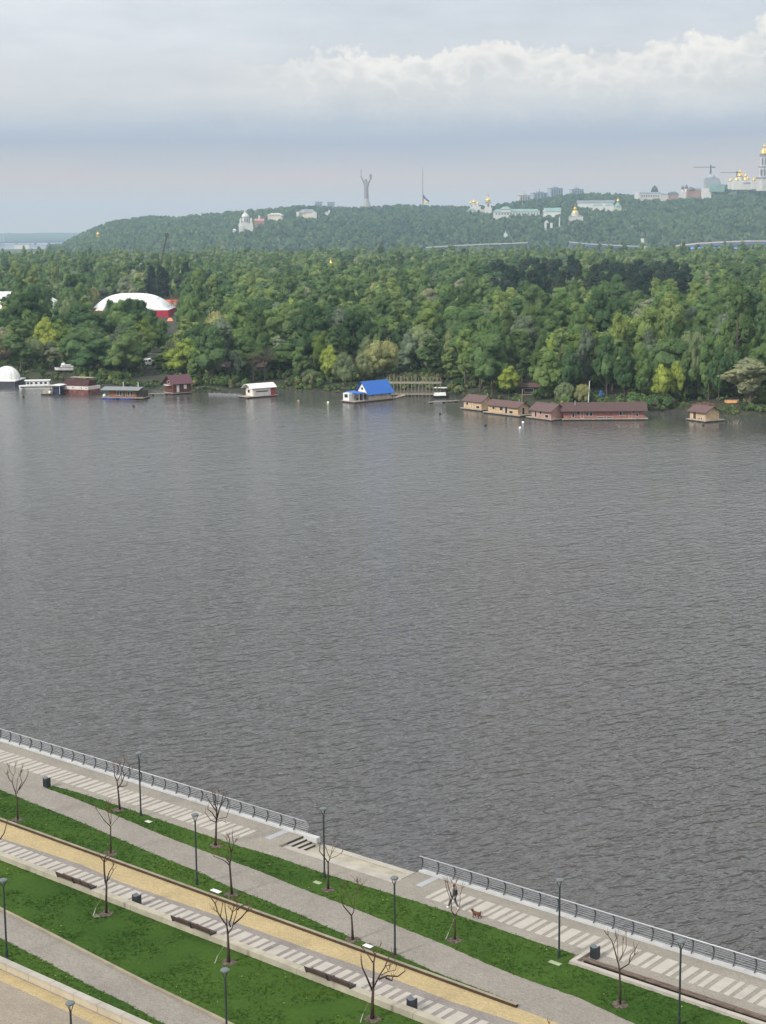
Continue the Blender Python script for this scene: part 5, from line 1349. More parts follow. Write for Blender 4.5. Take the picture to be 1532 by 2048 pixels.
# buoys
M_bw = mat('buoy_white', lin(235, 235, 232), .4, .05, 3)
for (px, py, wh_, lb) in [(1040, 857, 1, 'white mooring buoy, nearest below the long narrow cabin'), (1046, 846, 1, 'small white mooring buoy just off the long narrow cabin'), (971, 852, 0, 'dark buoy below the leftmost tan cabin'), (880, 829, 0, 'dark buoy on open water below the plank jetty'),
                           (656, 806, 1, 'white buoy left of the blue roofed boathouse'), (597, 803, 2, 'orange tinted float right of the white roofed boathouse'), (47, 795, 0, 'dark buoy below the white river boat'), (267, 814, 0, 'dark buoy below the grey roofed houseboat'), (1407, 851, 0, 'dark round float below the lone hut')]:
    t = thing('buoy', lb, 'buoy', at(px, py, 0), 0, 'buoys on the river')
    q = MB(); q.lathe([(.05, -.2), (.27, -.05), (.32, .16), (.24, .34), (.05, .44)], 10); q.build('float', [M_hulld, M_bw, mat('buoy_orange', lin(170, 138, 120), .6, .1, 3)][wh_], t, smooth=True)
    q = MB(); q.tube([(0, 0, .4), (0, 0, .62)], .04, 5); q.build('ring', M_hulld, t)
# drift logs and half sunk bushes
for (px, py, n, lb) in [(1258, 856, 34, 'half sunken dry bush in the water before the long red cabin'), (1468, 848, 22, 'half sunken dry branches in the water right of the lone hut'), (1384, 852, 10, 'small half sunken branches in the water left of the lone hut')]:
    p = at(px, py, 0); q = MB(); r = random.Random(px)
    for k in range(n):
        x = r.uniform(-.11, .11) * n * .7; y = r.uniform(-1, 1); a = r.uniform(0, 6.28); l = r.uniform(.7, 1.9)
        q.tube([(x, y, -.15), (x + math.cos(a) * l * .3, y + math.sin(a) * l * .3, l * .35), (x + math.cos(a) * l * .7, y + math.sin(a) * l * .5, l * .65)], [.035, .025, .012], 4, cap=False)
    tag(q.build('drift_branches', mat('drift_wood', lin(150, 140, 124), .95, .25, 3), loc=p), lb, 'branches', 'half sunken branches')

# ================================================================== THE HILL ON THE FAR BANK
RIDGE = [(-300, 500), (60, 500), (118, 492), (135, 480), (170, 462), (220, 441), (300, 431), (360, 432), (420, 425), (480, 420), (520, 417), (570, 412), (600, 410), (640, 411), (700, 414), (760, 411), (800, 408), (850, 410), (930, 412), (980, 409), (1020, 404), (1080, 395), (1130, 387), (1180, 385), (1260, 387), (1330, 386), (1400, 382), (1440, 372), (1470, 366), (1532, 362), (1650, 352), (1900, 350)]
rxp = [q[0] for q in RIDGE]; ryp = [q[1] for q in RIDGE]
HY0, HY1, TREEH = 2950.0, 4050.0, 11.0
def hill_pt(px, t):
    """t = 0 at the foot, 1 at the ridge; beyond 1 a plateau that falls away"""
    pr = float(np.interp(px, rxp, ryp)); top = dep(px, pr, HY1); zr = max(2, top.z - TREEH)
    if t <= 1:
        Y = HY0 + (HY1 - HY0) * t; z = 1.5 + (zr - 1.5) * (t ** .82 if px > 250 else t ** .95)
        z += 5 * mnoise.noise(Vector((px * .012, t * 3, 2))) * math.sin(math.pi * t)
    else: Y = HY1 + (t - 1) * 1500; z = zr - (t - 1) * 25
    return Vector((top.x * Y / HY1, Y, z))
hb = MB(); vs = []; fs = []; cols_ = list(range(-250, 1851, 14)); ts = [-.02] + [k / 22 for k in range(23)] + [1.1, 1.5, 2.2]
for px in cols_:
    for t_ in ts:
        if t_ < 0: q = hill_pt(px, 0); vs.append((q.x, q.y - 40, -1.5))
        else: vs.append(tuple(hill_pt(px, t_)))
n_ = len(ts)
for i in range(len(cols_) - 1):
    for j in range(n_ - 1): fs.append((i * n_ + j, (i + 1) * n_ + j, (i + 1) * n_ + j + 1, i * n_ + j + 1))
hb.add(vs, fs)
tag(hb.build('hill', mat('hill_ground', (.05, .075, .03), .95, .3, .02, world=True), smooth=True), kind='structure')

def on_hill(px, py):                          # slope point under a pixel
    lo, hi_ = 0.0, 1.0
    for _ in range(30):
        m_ = (lo + hi_) / 2; q = hill_pt(px, m_)
        if proj(q.x, q.y, q.z + 3)[1] > py: lo = m_
        else: hi_ = m_
    return hill_pt(px, (lo + hi_) / 2)

M_stone = mat('pale_stone', lin(184, 180, 172), .85, .12, .08); M_wwall = mat('white_wall', lin(202, 199, 192), .8, .05, .08)
M_gold = mat('gold_leaf', (.80, .52, .12), .32, .1, .2, metal=.75); M_green = mat('green_roof', lin(120, 148, 138), .6, .12, .08); M_greyr = mat('slate_roof', lin(120, 124, 130), .7, .15, .06)
M_brick = mat('brick_far', lin(150, 112, 100), .85, .15, .06); M_dk = mat('dark_spire', lin(84, 88, 86), .7, .1, .1); M_blk = boards('concrete_block', lin(150, 158, 170), 3.0, 'Z', .1, .7); M_beigeb = mat('beige_facade', lin(196, 184, 168), .85, .12, .05)
M_winf = mat('far_window', lin(84, 92, 102), .3, .1, .2); M_tin = mat('statue_steel', lin(138, 132, 128), .45, .1, .08, metal=.3); M_sca = boards('scaffold', lin(150, 152, 156), 2.2, 'Z', .1, .72)

def onion(rw, hh): return [(rw * a, hh * b_) for a, b_ in ((.72, 0), (.95, .14), (1.0, .28), (.86, .45), (.55, .6), (.25, .74), (.1, .86), (.05, 1))]
def helm(rw, hh): return [(rw * a, hh * b_) for a, b_ in ((1, 0), (.98, .2), (.86, .45), (.6, .7), (.25, .9), (.06, 1))]
HILLOBJ = []
def far(name, label, cat, px, pyb, els, Y=None, yaw=0, group=None, sink=2.0):
    """els use photo pixels: (kind, part, material, x0, top, x1, bottom[, depth])"""
    if Y is None: p = on_hill(px, pyb)
    else:
        p = dep(px, pyb, Y)
    s = p.y / F * 1.0
    base = dep(px, pyb, p.y)
    t = thing(name, label, cat, (base.x, base.y, base.z), R(yaw), group)
    HILLOBJ.append((base.x, base.y, max(e[5] - e[3] for e in els) * s * .6 + 6, px, pyb))
    for e in els:
        kd, pn, mt, x0, y0, x1, y1 = e[:7]; dp = (e[7] if len(e) > 7 else (x1 - x0)) * s
        a, c = (x0 - px) * s, (x1 - px) * s; z0, z1 = (pyb - y1) * s, (pyb - y0) * s
        if y1 >= pyb - .2: z0 -= sink * 3
        xm = (a + c) / 2; q = MB(); dy = e[8] * s if len(e) > 8 else 0
        if kd == 'box': q.box(a, c, -dp / 2 + dy, dp / 2 + dy, z0, z1)
        elif kd == 'gable': q.prism_x([(-dp / 2 + dy, z0), (dp / 2 + dy, z0), (dy, z1)], a, c)
        elif kd == 'gablef': q.prism_y([(a, z0), (c, z0), (xm, z1)], -dp / 2 + dy, dp / 2 + dy)
        elif kd == 'hip':
            k = min((c - a) * .3, dp * .5); q.add([(a, -dp / 2 + dy, z0), (c, -dp / 2 + dy, z0), (c, dp / 2 + dy, z0), (a, dp / 2 + dy, z0), (a + k, dy, z1), (c - k, dy, z1)], [(3, 2, 1, 0), (0, 1, 5, 4), (2, 3, 4, 5), (1, 2, 5), (3, 0, 4)])
        elif kd == 'onion': q.lathe([(r_, z) for r_, z in onion((c - a) / 2, z1 - z0)], 12, c=(xm, dy, z0))
        elif kd == 'dome': q.lathe([(r_, z) for r_, z in helm((c - a) / 2, z1 - z0)], 14, c=(xm, dy, z0))
        elif kd == 'cone': q.lathe([((c - a) / 2, 0), ((c - a) / 12 + .02, z1 - z0)], 8, c=(xm, dy, z0))
        elif kd == 'drum': q.lathe([((c - a) / 2, 0), ((c - a) / 2, z1 - z0)], 12, c=(xm, dy, z0))
        elif kd == 'taper': q.lathe([((c - a) / 2, 0), ((c - a) * .36, z1 - z0)], 12, c=(xm, dy, z0))
        elif kd == 'cross': 
            r_ = max(.35, (c - a) / 2); q.box(xm - .3, xm + .3, dy - .3, dy + .3, z0, z1); q.box(xm - r_, xm + r_, dy - .25, dy + .25, z0 + (z1 - z0) * .55, z0 + (z1 - z0) * .7)
        q.build(pn, mt, t, smooth=kd in ('onion', 'dome'))
    return t
# colossal robed figure with raised sword and shield, on a bell shaped base
Yst = 4120.0; sb = dep(733, 424, Yst); s = Yst / F
t = thing('monument_statue', 'colossal steel statue of a robed figure raising a sword and a shield above the ridge', 'statue', sb)
HILLOBJ.append((sb.x, sb.y, 20, 733, 424))
def SP(cx, cy, y=0.0): return ((640 + cx / 4.7875 - 733) * s, y, (424 - (320 + cy / 4.7875)) * s)
q = MB(); q.lathe([(15.5, -14), (15, 4), (14, 8), (11.2, 14), (8.2, 22), (5.6, 28), (5.2, 32)], 18, c=(SP(446, 0)[0], 0, 0)); q.build('pedestal', mat('pedestal_grey', lin(150, 144, 140), .8, .12, .08), t, smooth=True)
q = MB(); q.box(-17, -10, -14, 14, -10, 5); q.box(9, 16, -14, 14, -10, 5); q.build('plinth', M_stone, t)
J = [(SP(446, 395), (6.2, 5.2)), (SP(446, 330), (6.0, 5.0)), (SP(445, 270), (5.4, 4.4)), (SP(445, 235), (6.0, 4.4)), (SP(445, 214), (2.2, 2.2)), (SP(444, 198), (3.2, 3.2)), (SP(444, 188), (2.6, 2.6)),
     (SP(425, 226), 2.3), (SP(412, 200, -2), 1.8), (SP(399, 172, -3), 1.5), (SP(468, 226), 2.4), (SP(481, 205, -2), 1.9), (SP(486, 182, -3), 1.6)]
skin('body', J, [(0, 1), (1, 2), (2, 3), (3, 4), (4, 5), (5, 6), (3, 7), (7, 8), (8, 9), (3, 10), (10, 11), (11, 12)], M_tin, t, 2)
q = MB(); a = SP(398, 178, -3); q.box(a[0] - .9, a[0] + .9, -3.5, -2.5, a[2], SP(0, 110)[2]); q.add([(a[0] - .9, -3, SP(0, 110)[2]), (a[0] + .9, -3, SP(0, 110)[2]), (a[0] + .1, -3, SP(0, 92)[2]), (a[0], -3.8, SP(0, 110)[2])], [(0, 1, 2), (0, 2, 3), (1, 3, 2)]); q.box(a[0] - 2.2, a[0] + 2.2, -3.6, -2.4, a[2] + .5, a[2] + 2.0); q.build('sword', M_tin, t)
q = MB(); z0, z1 = SP(0, 203)[2], SP(0, 148)[2]; x_ = SP(488, 0)[0]
q.prism_y([(x_ - 2.6, z0 + 2), (x_, z0), (x_ + 2.6, z0 + 2), (x_ + 3.1, z1 - 3), (x_ + 1.6, z1), (x_ - 1.6, z1), (x_ - 3.1, z1 - 3)], -5.2, -4.2); q.build('shield', M_tin, t)
# flagpole with flag at half mast
fp = dep(846, 428, 4080); s = 4080 / F
t = thing('flagpole', 'very tall flagpole on the ridge with a blue and yellow flag lowered to half mast', 'flagpole', fp)
q = MB(); q.tube([(0, 0, -16), (0, 0, 30), ((843.5 - 846) * s * .2, 0, (428 - 338) * s)], [1.5, 1.2, .45], 8); q.build('pole', M_tin, t)
for nm, cl, k0, k1 in (('blue_band', lin(40, 72, 150), 0, 1), ('yellow_band', lin(226, 200, 90), 1, 2)):
    q = MB(); n = 8; vs = []
    for i in range(n + 1):
        f_ = i / n; x = (845.6 - 846) * s + 15.5 * f_; zt = (428 - 388) * s - 17 * f_ - 2 * math.sin(f_ * 3)
        zb = zt - 17 * (1 - .55 * f_); zm = (zt + zb) / 2
        a, b_ = (zt, zm) if k0 == 0 else (zm, zb)
        vs += [(x, 1.2 * math.sin(f_ * 7), a), (x, 1.2 * math.sin(f_ * 7 + .4), b_), (x, 1.2 * math.sin(f_ * 7) + .12, a), (x, 1.2 * math.sin(f_ * 7 + .4) + .12, b_)]
    q.add(vs, [(4 * i, 4 * i + 1, 4 * i + 5, 4 * i + 4) for i in range(n)] + [(4 * i + 2, 4 * i + 6, 4 * i + 7, 4 * i + 3) for i in range(n)])
    q.build(nm, mat('flag_' + nm, cl, .8, .05, .3), t)

far('white_church', 'bright white church with tall white dome low on the left slope', 'church', 491, 462, [
    ('box', 'nave', M_wwall, 479, 447, 505, 462, 20), ('box', 'porch', M_wwall, 477, 452, 484, 464, 8, -10), ('drum', 'drum', M_wwall, 484.5, 436, 498, 447), ('dome', 'dome', M_wwall, 483.5, 426, 499, 436), ('cone', 'lantern', M_wwall, 488, 422, 493, 427),
    ('drum', 'turret', M_wwall, 479, 441, 483, 448, 4, -6), ('drum', 'turret', M_wwall, 500, 440, 504, 448, 4, -6), ('cone', 'turret_cap', M_wwall, 478.6, 437, 483.4, 441, 4, -6), ('cone', 'turret_cap', M_wwall, 499.6, 436, 504.4, 440, 4, -6), ('box', 'window', M_winf, 488, 438, 490, 445, 1, -7.2), ('box', 'window', M_winf, 493, 438, 495, 445, 1, -7.2)], yaw=12)
far('kiosk', 'tiny white pavilion at the foot of the white church', 'pavilion', 469, 464, [('box', 'wall', M_wwall, 466, 460.5, 472, 465), ('hip', 'roof', M_wwall, 465, 458, 473, 460.4, 8)])
far('red_church', 'small brick red church with pale turret right of the white church', 'church', 519, 450, [('box', 'wall', M_brick, 511, 442, 528, 450, 12), ('gable', 'roof', mat('red_far', lin(176, 120, 116), .8, .1, .1), 510, 438, 529, 442, 13), ('drum', 'turret', M_wwall, 517, 435, 521, 441, 4), ('cone', 'spire', M_wwall, 516.5, 431, 521.5, 435, 4)])
far('pale_house', 'pale house with white dormered roof right of the red church', 'house', 551, 440, [('box', 'wall', M_beigeb, 537, 431.5, 565, 441, 12), ('hip', 'roof', M_stone, 535, 426.5, 567, 431.4, 14)] + [('box', 'dormer', M_wwall, 540 + k * 6, 428, 543 + k * 6, 430.5, 8, -3) for k in range(4)], yaw=-14)
far('museum_building', 'broad beige building with dark hipped roof left of the statue', 'building', 614, 436, [('box', 'wall', M_beigeb, 597, 426, 632, 437, 18), ('hip', 'roof', M_greyr, 595, 419, 634, 425.9, 20), ('box', 'wing', M_stone, 596, 424, 602, 437, 6, -12), ('box', 'wing', M_stone, 628, 425, 636, 437, 6, -11), ('gablef', 'pediment', M_stone, 604, 420, 612, 426, 3, -9.5)], yaw=-10)
far('low_pavilion', 'low white pavilion between the beige building and the statue', 'pavilion', 660, 428, [('box', 'wall', M_wwall, 651, 424.5, 658, 429, 6), ('box', 'tower', M_wwall, 656.5, 420.5, 660, 429, 4, -2), ('box', 'arcade', M_stone, 636, 426, 651, 430, 6), ('hip', 'roof', M_greyr, 650, 422.6, 656.4, 424.4, 7)])
for px, y0, lb in ((637.5, 404, 'pale tower block on the ridge, left of the two left of the statue'), (662, 404.5, 'pale tower block on the ridge, right of the two left of the statue')):
    far('tower_block', lb, 'tower block', px, 416, [('box', 'wall', M_blk, px - 7, y0 + 1.5, px + 7, 418, 9), ('box', 'roof_slab', M_greyr, px - 8, y0, px + 8, y0 + 1.4, 10)] + [('box', 'balconies', M_winf, px - 5 + k * 4, y0 + 3, px - 3.4 + k * 4, 416, .8, -4.7) for k in range(3)], Y=4550, group='pale tower blocks on the ridge')
far('gold_domed_church', 'white church with a low cluster of gold domes left of the tall gold topped belfry', 'church', 950, 424, [
    ('box', 'nave', M_wwall, 941, 413, 961, 425, 14), ('drum', 'drum', M_wwall, 945, 407, 951, 413), ('onion', 'dome', M_gold, 944, 398, 952, 407), ('cross', 'cross', M_gold, 947, 394.5, 949, 398, 1),
    ('onion', 'dome', M_gold, 938.6, 402, 943, 409, 4, -3), ('drum', 'turret', M_wwall, 939.3, 408.8, 942.4, 414, 3, -3), ('onion', 'dome', M_gold, 952.6, 403, 957, 409.5, 4, -3), ('drum', 'turret', M_wwall, 953.3, 409.3, 956.4, 414, 3, -3), ('gable', 'roof', M_green, 937, 417, 948, 421, 8, -9), ('box', 'annex', M_stone, 933, 421, 949, 426, 7, -9)], Y=3900)
far('belfry', 'white belfry with gold onion dome beside the low gold domes', 'bell tower', 976, 428, [
    ('box', 'base', M_wwall, 969, 416, 983, 429, 13), ('box', 'shaft', M_wwall, 970.5, 406, 981.5, 416, 11), ('box', 'cornice', M_stone, 968, 404.6, 984, 405.9, 14), ('onion', 'dome', M_gold, 970.5, 393, 981.5, 404.6), ('drum', 'lantern', M_gold, 974.6, 389.5, 977.4, 394), ('cross', 'cross', M_gold, 974.7, 385.5, 977.3, 390, 1),
    ('box', 'window', M_winf, 974.6, 408, 977.4, 414, .8, -5.7), ('box', 'porch', M_stone, 962, 419, 969, 429, 8)], Y=3880)
far('long_green_building', 'long white building with pale green roof right of the belfry', 'building', 1032, 432, [('box', 'wall', M_wwall, 988, 424, 1078, 433, 12), ('hip', 'roof', M_green, 986, 418.5, 1080, 423.9, 14), ('box', 'pavilion', M_wwall, 1001, 419, 1021, 425, 15), ('hip', 'pavilion_roof', M_green, 1000, 413.5, 1022, 418.9, 17)] + [('box', 'window', M_winf, 991 + k * 5.8, 426, 993 + k * 5.8, 429.5, .6, -6.2) for k in range(15)], yaw=4)
far('green_roof_house', 'white gabled house with sage green roof right of the long green building', 'house', 1104, 431, [('box', 'wall', M_wwall, 1087, 423.5, 1121, 432, 12), ('gable', 'roof', M_green, 1088, 416, 1122, 423.4, 14), ('gablef', 'gable', M_wwall, 1085, 416.5, 1094, 423.4, 9, -2.6)], yaw=-8)
far('gold_domed_church', 'small white church with single large gold dome among the trees', 'church', 1150, 438, [('box', 'wall', M_stone, 1138, 433, 1165, 440, 14), ('hip', 'roof', M_greyr, 1136, 430.4, 1167, 432.9, 15), ('drum', 'drum', M_wwall, 1143, 426, 1157, 433), ('dome', 'dome', M_gold, 1143.5, 419.5, 1156.5, 426.5), ('onion', 'lantern', M_gold, 1146.5, 413, 1153, 420), ('cross', 'cross', M_gold, 1148.7, 409, 1151.2, 413.5, 1)])
far('ruined_arch', 'white broken gabled wall on the slope below the green roofed house', 'ruin', 1096, 457, [('box', 'wall', M_wwall, 1089, 446, 1093, 457, 3), ('gablef', 'gable', M_wwall, 1088.5, 440, 1098, 446, 4), ('box', 'buttress', M_wwall, 1100, 446, 1104.5, 456, 4, -2)])
far('obelisk', 'thin white obelisk on the slope right of the broken wall', 'obelisk', 1119, 455, [('taper', 'shaft', M_wwall, 1117.6, 437, 1120.4, 456), ('cone', 'tip', M_wwall, 1118, 434, 1120, 437)])
far('chapel', 'tiny white chapel low on the slope below the long green building', 'chapel', 1011, 472, [('box', 'wall', M_wwall, 1008, 468, 1014.5, 473), ('hip', 'roof', M_green, 1007.4, 465.5, 1015, 467.9, 6), ('cone', 'spire', M_wwall, 1010, 461, 1012, 466)])
far('chapel', 'tiny gilded chapel alone on the far left slope', 'chapel', 196, 477, [('drum', 'wall', M_gold, 193, 470.5, 199, 478), ('onion', 'dome', M_gold, 192.8, 463, 199.2, 470.5), ('box', 'plinth', M_stone, 191, 475.5, 201, 479)])
for (x0, y0, x1, y1, dp_, mt, Y, lb) in ((1036, 391, 1062, 405, 10, M_beigeb, 4500, 'pale beige apartment block on the ridge, leftmost of the blocks'), (1063, 386, 1096, 399, 14, M_blk, 4450, 'low wide blue grey block beside the tallest block on the ridge'),
                                         (1097, 377, 1123, 396, 14, M_blk, 4420, 'tallest blue grey block on the ridge'), (1140, 379, 1165, 392, 12, M_blk, 4520, 'squat blue grey block alone right of the tallest block')):
    w3_ = x1 - x0
    far('apartment_block', lb, 'apartment block', (x0 + x1) / 2, y1, [('box', 'wall', mt, x0, y0 + 1.2, x1, y1 + 3, dp_), ('box', 'roof', M_greyr, x0 - .5, y0, x1 + .5, y0 + 1.15, dp_ + 1), ('box', 'stair_tower', mt, x0 + w3_ * .3, y0 - 2.5, x0 + w3_ * .7, y0 - .02, dp_ * .6), ('cone', 'antenna', M_greyr, x0 + w3_ * .45, y0 - 9, x0 + w3_ * .5, y0 - 2.5)] +
        [('box', 'window_bay', M_winf, x0 + w3_ * (.1 + .2 * k), y0 + 2.5, x0 + w3_ * (.2 + .2 * k), y1, .8, -dp_ / 2 - .2) for k in range(5)], Y=Y, yaw=18, group='apartment blocks on the ridge')
far('monastery_wing', 'long grey roofed white wing on the upper slope left of a green domed chapel', 'building', 1190, 412, [('box', 'wall', M_wwall, 1156, 406, 1225, 413, 10), ('gable', 'roof', M_greyr, 1154, 401, 1228, 405.9, 12)], yaw=-5)
far('monastery_house', 'small white house below the grey roofed wing, left one', 'house', 1196, 418, [('box', 'wall', M_wwall, 1186, 411.5, 1206, 419, 8), ('hip', 'roof', M_green, 1185, 408, 1207, 411.4, 9)])
far('monastery_house', 'small white house below the grey roofed wing, right one near the green chapel', 'house', 1219, 419, [('box', 'wall', M_wwall, 1211, 411, 1227, 420, 8), ('hip', 'roof', M_green, 1210, 407.5, 1228, 410.9, 9)])
far('green_chapel', 'green roofed chapel with small gold cap on the upper right slope', 'chapel', 1235, 417, [('box', 'wall', M_stone, 1229, 413, 1242, 419, 10), ('cone', 'roof', M_green, 1228, 404, 1243, 413), ('onion', 'dome', M_gold, 1233, 396, 1238.5, 405), ('cross', 'cross', M_gold, 1235, 393.5, 1236.6, 396.4, 1)])
far('fortress_building', 'long pale stone building on the ridge with row of windows', 'building', 1296, 398, [('box', 'wall', M_stone, 1271, 388, 1320, 400, 12), ('gable', 'roof', M_greyr, 1277, 384.5, 1321, 387.9, 13), ('box', 'end_tower', M_wwall, 1270, 384.5, 1278, 400, 13.4)] + [('box', 'window', M_winf, 1282 + k * 4.6, 390.5, 1284 + k * 4.6, 394, .6, -6.2) for k in range(8)], Y=3950)
far('fortress_annex', 'lower pale annex joined right of the long pale stone building', 'building', 1329, 397, [('box', 'wall', M_stone, 1321.5, 390, 1338, 399, 10), ('hip', 'roof', M_greyr, 1321, 387.4, 1339, 389.9, 11)], Y=3940)
far('dark_tree', 'dark tree standing over the long pale stone building on the ridge', 'tree', 1309, 388, [('taper', 'trunk', M_fbark, 1308, 380, 1310, 390), ('dome', 'crown', mat('far_tree_dark', (.045, .065, .035), .95, .3, .2, 1.0), 1302, 371, 1316, 384)], Y=4060)
far('ochre_house', 'ochre house with brown roof left of the twin spired church', 'house', 1347, 396, [('box', 'wall', M_brick, 1338, 390, 1356, 398, 10), ('hip', 'roof', M_dk, 1336, 384, 1358, 389.9, 11)], Y=3930)
far('twin_spire_church', 'white church with two dark pear shaped spires on the right ridge', 'church', 1365, 393, [('box', 'wall', M_wwall, 1355, 384, 1376, 395, 10), ('drum', 'tower', M_wwall, 1362.5, 379.5, 1368, 385), ('drum', 'tower', M_wwall, 1369.7, 378, 1375.2, 385), ('onion', 'spire', M_dk, 1362, 370.5, 1368.5, 379.5), ('onion', 'spire', M_dk, 1369.2, 368.5, 1375.7, 378)], Y=3960)
far('brown_hall', 'brown hall with rounded roof between twin spired church and scaffolded dome', 'hall', 1388, 392, [('box', 'wall', M_brick, 1374, 380, 1402, 394, 12), ('dome', 'apse_roof', M_dk, 1374, 374, 1390, 381), ('gable', 'roof', M_greyr, 1389, 376.5, 1403, 379.9, 13)], Y=3945)
far('scaffolded_church', 'large domed church wrapped in grey scaffolding under a tower crane', 'church', 1424, 392, [('box', 'base', M_wwall, 1403, 377, 1420, 393, 12, -6), ('box', 'scaffold', M_sca, 1409, 358, 1432, 380, 20), ('dome', 'dome', M_sca, 1411, 349.5, 1431, 358), ('dome', 'side_dome', M_sca, 1427, 355, 1440, 372, 12, -4), ('box', 'nave', M_green, 1416, 370, 1446, 384, 12, -8)], Y=3860)
far('tower_crane', 'tower crane over the scaffolded church with long left jib', 'crane', 1420, 360, [('box', 'mast', M_dk, 1419.3, 333, 1422.3, 372, 3), ('box', 'jib', M_dk, 1387, 334.6, 1419.2, 335.8, 1.2), ('box', 'counter_jib', M_dk, 1422.4, 334.2, 1430, 336.6, 1.6), ('cone', 'peak', M_dk, 1419, 330, 1422.6, 333)], Y=3880, sink=0)
far('tower_crane', 'second tower crane with thin jib behind the gold domed cathedral', 'crane', 1474, 358, [('box', 'mast', M_dk, 1472.5, 343, 1474.6, 372, 2), ('box', 'jib', M_dk, 1441, 345, 1472.4, 346.0, 1), ('box', 'counter_jib', M_dk, 1474.7, 344.6, 1480, 346.2, 1.2)], Y=3920, sink=0)
far('gold_cathedral', 'white cathedral crowned by a tight cluster of gold domes at right', 'church', 1485, 371, [
    ('box', 'wall', M_wwall, 1466, 362, 1502, 374, 20), ('drum', 'drum', M_wwall, 1475, 352, 1485, 362), ('dome', 'dome', M_gold, 1473.5, 346, 1486.5, 353), ('onion', 'lantern', M_gold, 1477.4, 339.5, 1482.4, 346), ('cross', 'cross', M_gold, 1479, 335.5, 1481, 340, 1),
    ('dome', 'dome', M_gold, 1468, 354.5, 1476, 362, 8, -5), ('dome', 'dome', M_gold, 1484, 353.5, 1494, 361, 8, -6), ('onion', 'dome', M_gold, 1487, 347.5, 1492, 354, 5, -6), ('gablef', 'gable', M_stone, 1483, 358, 1498, 366, 4, -10), ('onion', 'dome', M_gold, 1493, 352, 1499, 360, 6, 3)], Y=3800)
far('small_gold_chapel', 'small chapel with one gold cap left of the gold cathedral', 'chapel', 1460, 371, [('box', 'wall', M_wwall, 1456, 364, 1464.5, 373, 8), ('onion', 'dome', M_gold, 1457, 355.5, 1463.5, 364)], Y=3830)
far('small_gold_chapel', 'small gold capped chapel between the cathedral and the great bell tower', 'chapel', 1508, 370, [('box', 'wall', M_wwall, 1503.6, 362, 1512.5, 373, 8), ('onion', 'dome', M_gold, 1504, 354, 1512, 362)], Y=3770)
far('great_bell_tower', 'tall tiered grey white bell tower with gold dome at the right edge', 'bell tower', 1526, 372, [
    ('drum', 'base', M_stone, 1513, 357, 1539, 376), ('drum', 'cornice', M_greyr, 1511.5, 355.4, 1540.5, 356.9), ('drum', 'second_tier', M_stone, 1516.5, 336, 1535.5, 355.3), ('drum', 'cornice', M_greyr, 1515.2, 334.4, 1536.8, 335.9), ('drum', 'third_tier', M_stone, 1519, 315, 1533, 334.3), ('drum', 'cornice', M_greyr, 1517.6, 312.4, 1534.4, 314.9),
    ('dome', 'dome', M_gold, 1518.6, 297, 1533.4, 312.3), ('onion', 'lantern', M_gold, 1523.4, 290, 1528.6, 298), ('cross', 'cross', M_gold, 1525, 286, 1527, 290.4, 1)] +
    [('box', 'window', M_winf, 1521 + k * 6, 318, 1523.4 + k * 6, 331, 1, -6.6) for k in range(2)] + [('box', 'window', M_winf, 1518.5 + k * 6.3, 340, 1521 + k * 6.3, 352, 1, -9) for k in range(3)], Y=3730)

# bridges behind the wood
def bridge(label, pts, Y0, Y1, wd, mt, pier=60, girder=None):
    P = []; n = len(pts)
    for i, (x, y) in enumerate(pts): P.append(dep(x, y, Y0 + (Y1 - Y0) * i / max(1, n - 1)))
    t = thing('bridge', label, 'bridge', P[0]); o = P[0]
    q = MB(); g_ = MB(); r_ = MB()
    for a, b_ in zip(P[:-1], P[1:]):
        a = a - o; b_ = b_ - o
        q.add([(a.x, a.y, a.z - 1.6), (b_.x, b_.y, b_.z - 1.6), (b_.x, b_.y + wd, b_.z - 1.6), (a.x, a.y + wd, a.z - 1.6), (a.x, a.y, a.z), (b_.x, b_.y, b_.z), (b_.x, b_.y + wd, b_.z), (a.x, a.y + wd, a.z)], [(3, 2, 1, 0), (4, 5, 6, 7), (0, 1, 5, 4), (1, 2, 6, 5), (2, 3, 7, 6), (3, 0, 4, 7)])
        if girder:
            q2 = 2.5; g_.add([(a.x, a.y + 1, a.z - 1.62 - girder), (b_.x, b_.y + 1, b_.z - 1.62 - girder), (b_.x, b_.y + wd - 1, b_.z - 1.62 - girder), (a.x, a.y + wd - 1, a.z - 1.62 - girder), (a.x, a.y + 1, a.z - 1.62), (b_.x, b_.y + 1, b_.z - 1.62), (b_.x, b_.y + wd - 1, b_.z - 1.62), (a.x, a.y + wd - 1, a.z - 1.62)], [(3, 2, 1, 0), (4, 5, 6, 7), (0, 1, 5, 4), (1, 2, 6, 5), (2, 3, 7, 6), (3, 0, 4, 7)])
    q.build('deck', mt, t)
    if girder: g_.build('girder', M_girder, t)
    L_ = P[-1] - P[0]; k = max(1, int(L_.length / pier))
    for i in range(k + 1):
        f_ = i / k; x = L_.x * f_; z = float(np.interp(x, [p.x - o.x for p in P], [p.z - o.z for p in P]))
        y = float(np.interp(x, [p.x - o.x for p in P], [p.y - o.y for p in P]))
        m_ = MB(); m_.box(x - 1.6, x + 1.6, y + 2, y + wd - 2, -o.z - 1, z - 1.63 - (girder or 0)); m_.build('pier', M_pier, t)
    return t
M_pier = mat('pier_grey', lin(92, 104, 104), .9, .15, .1); M_girder = mat('blue_grey_girder', lin(84, 100, 128), .7, .1, .1); M_bdeck = mat('bridge_deck', lin(164, 166, 166), .8, .1, .1); M_bpink = mat('pinkish_deck', lin(176, 160, 156), .8, .1, .1)
bridge('pale viaduct rising to the right in three stretches at the foot of the hill', [(852, 494), (900, 491), (960, 488), (1020, 486), (1056, 484)], 2750, 2750, 14, M_bdeck, 35)
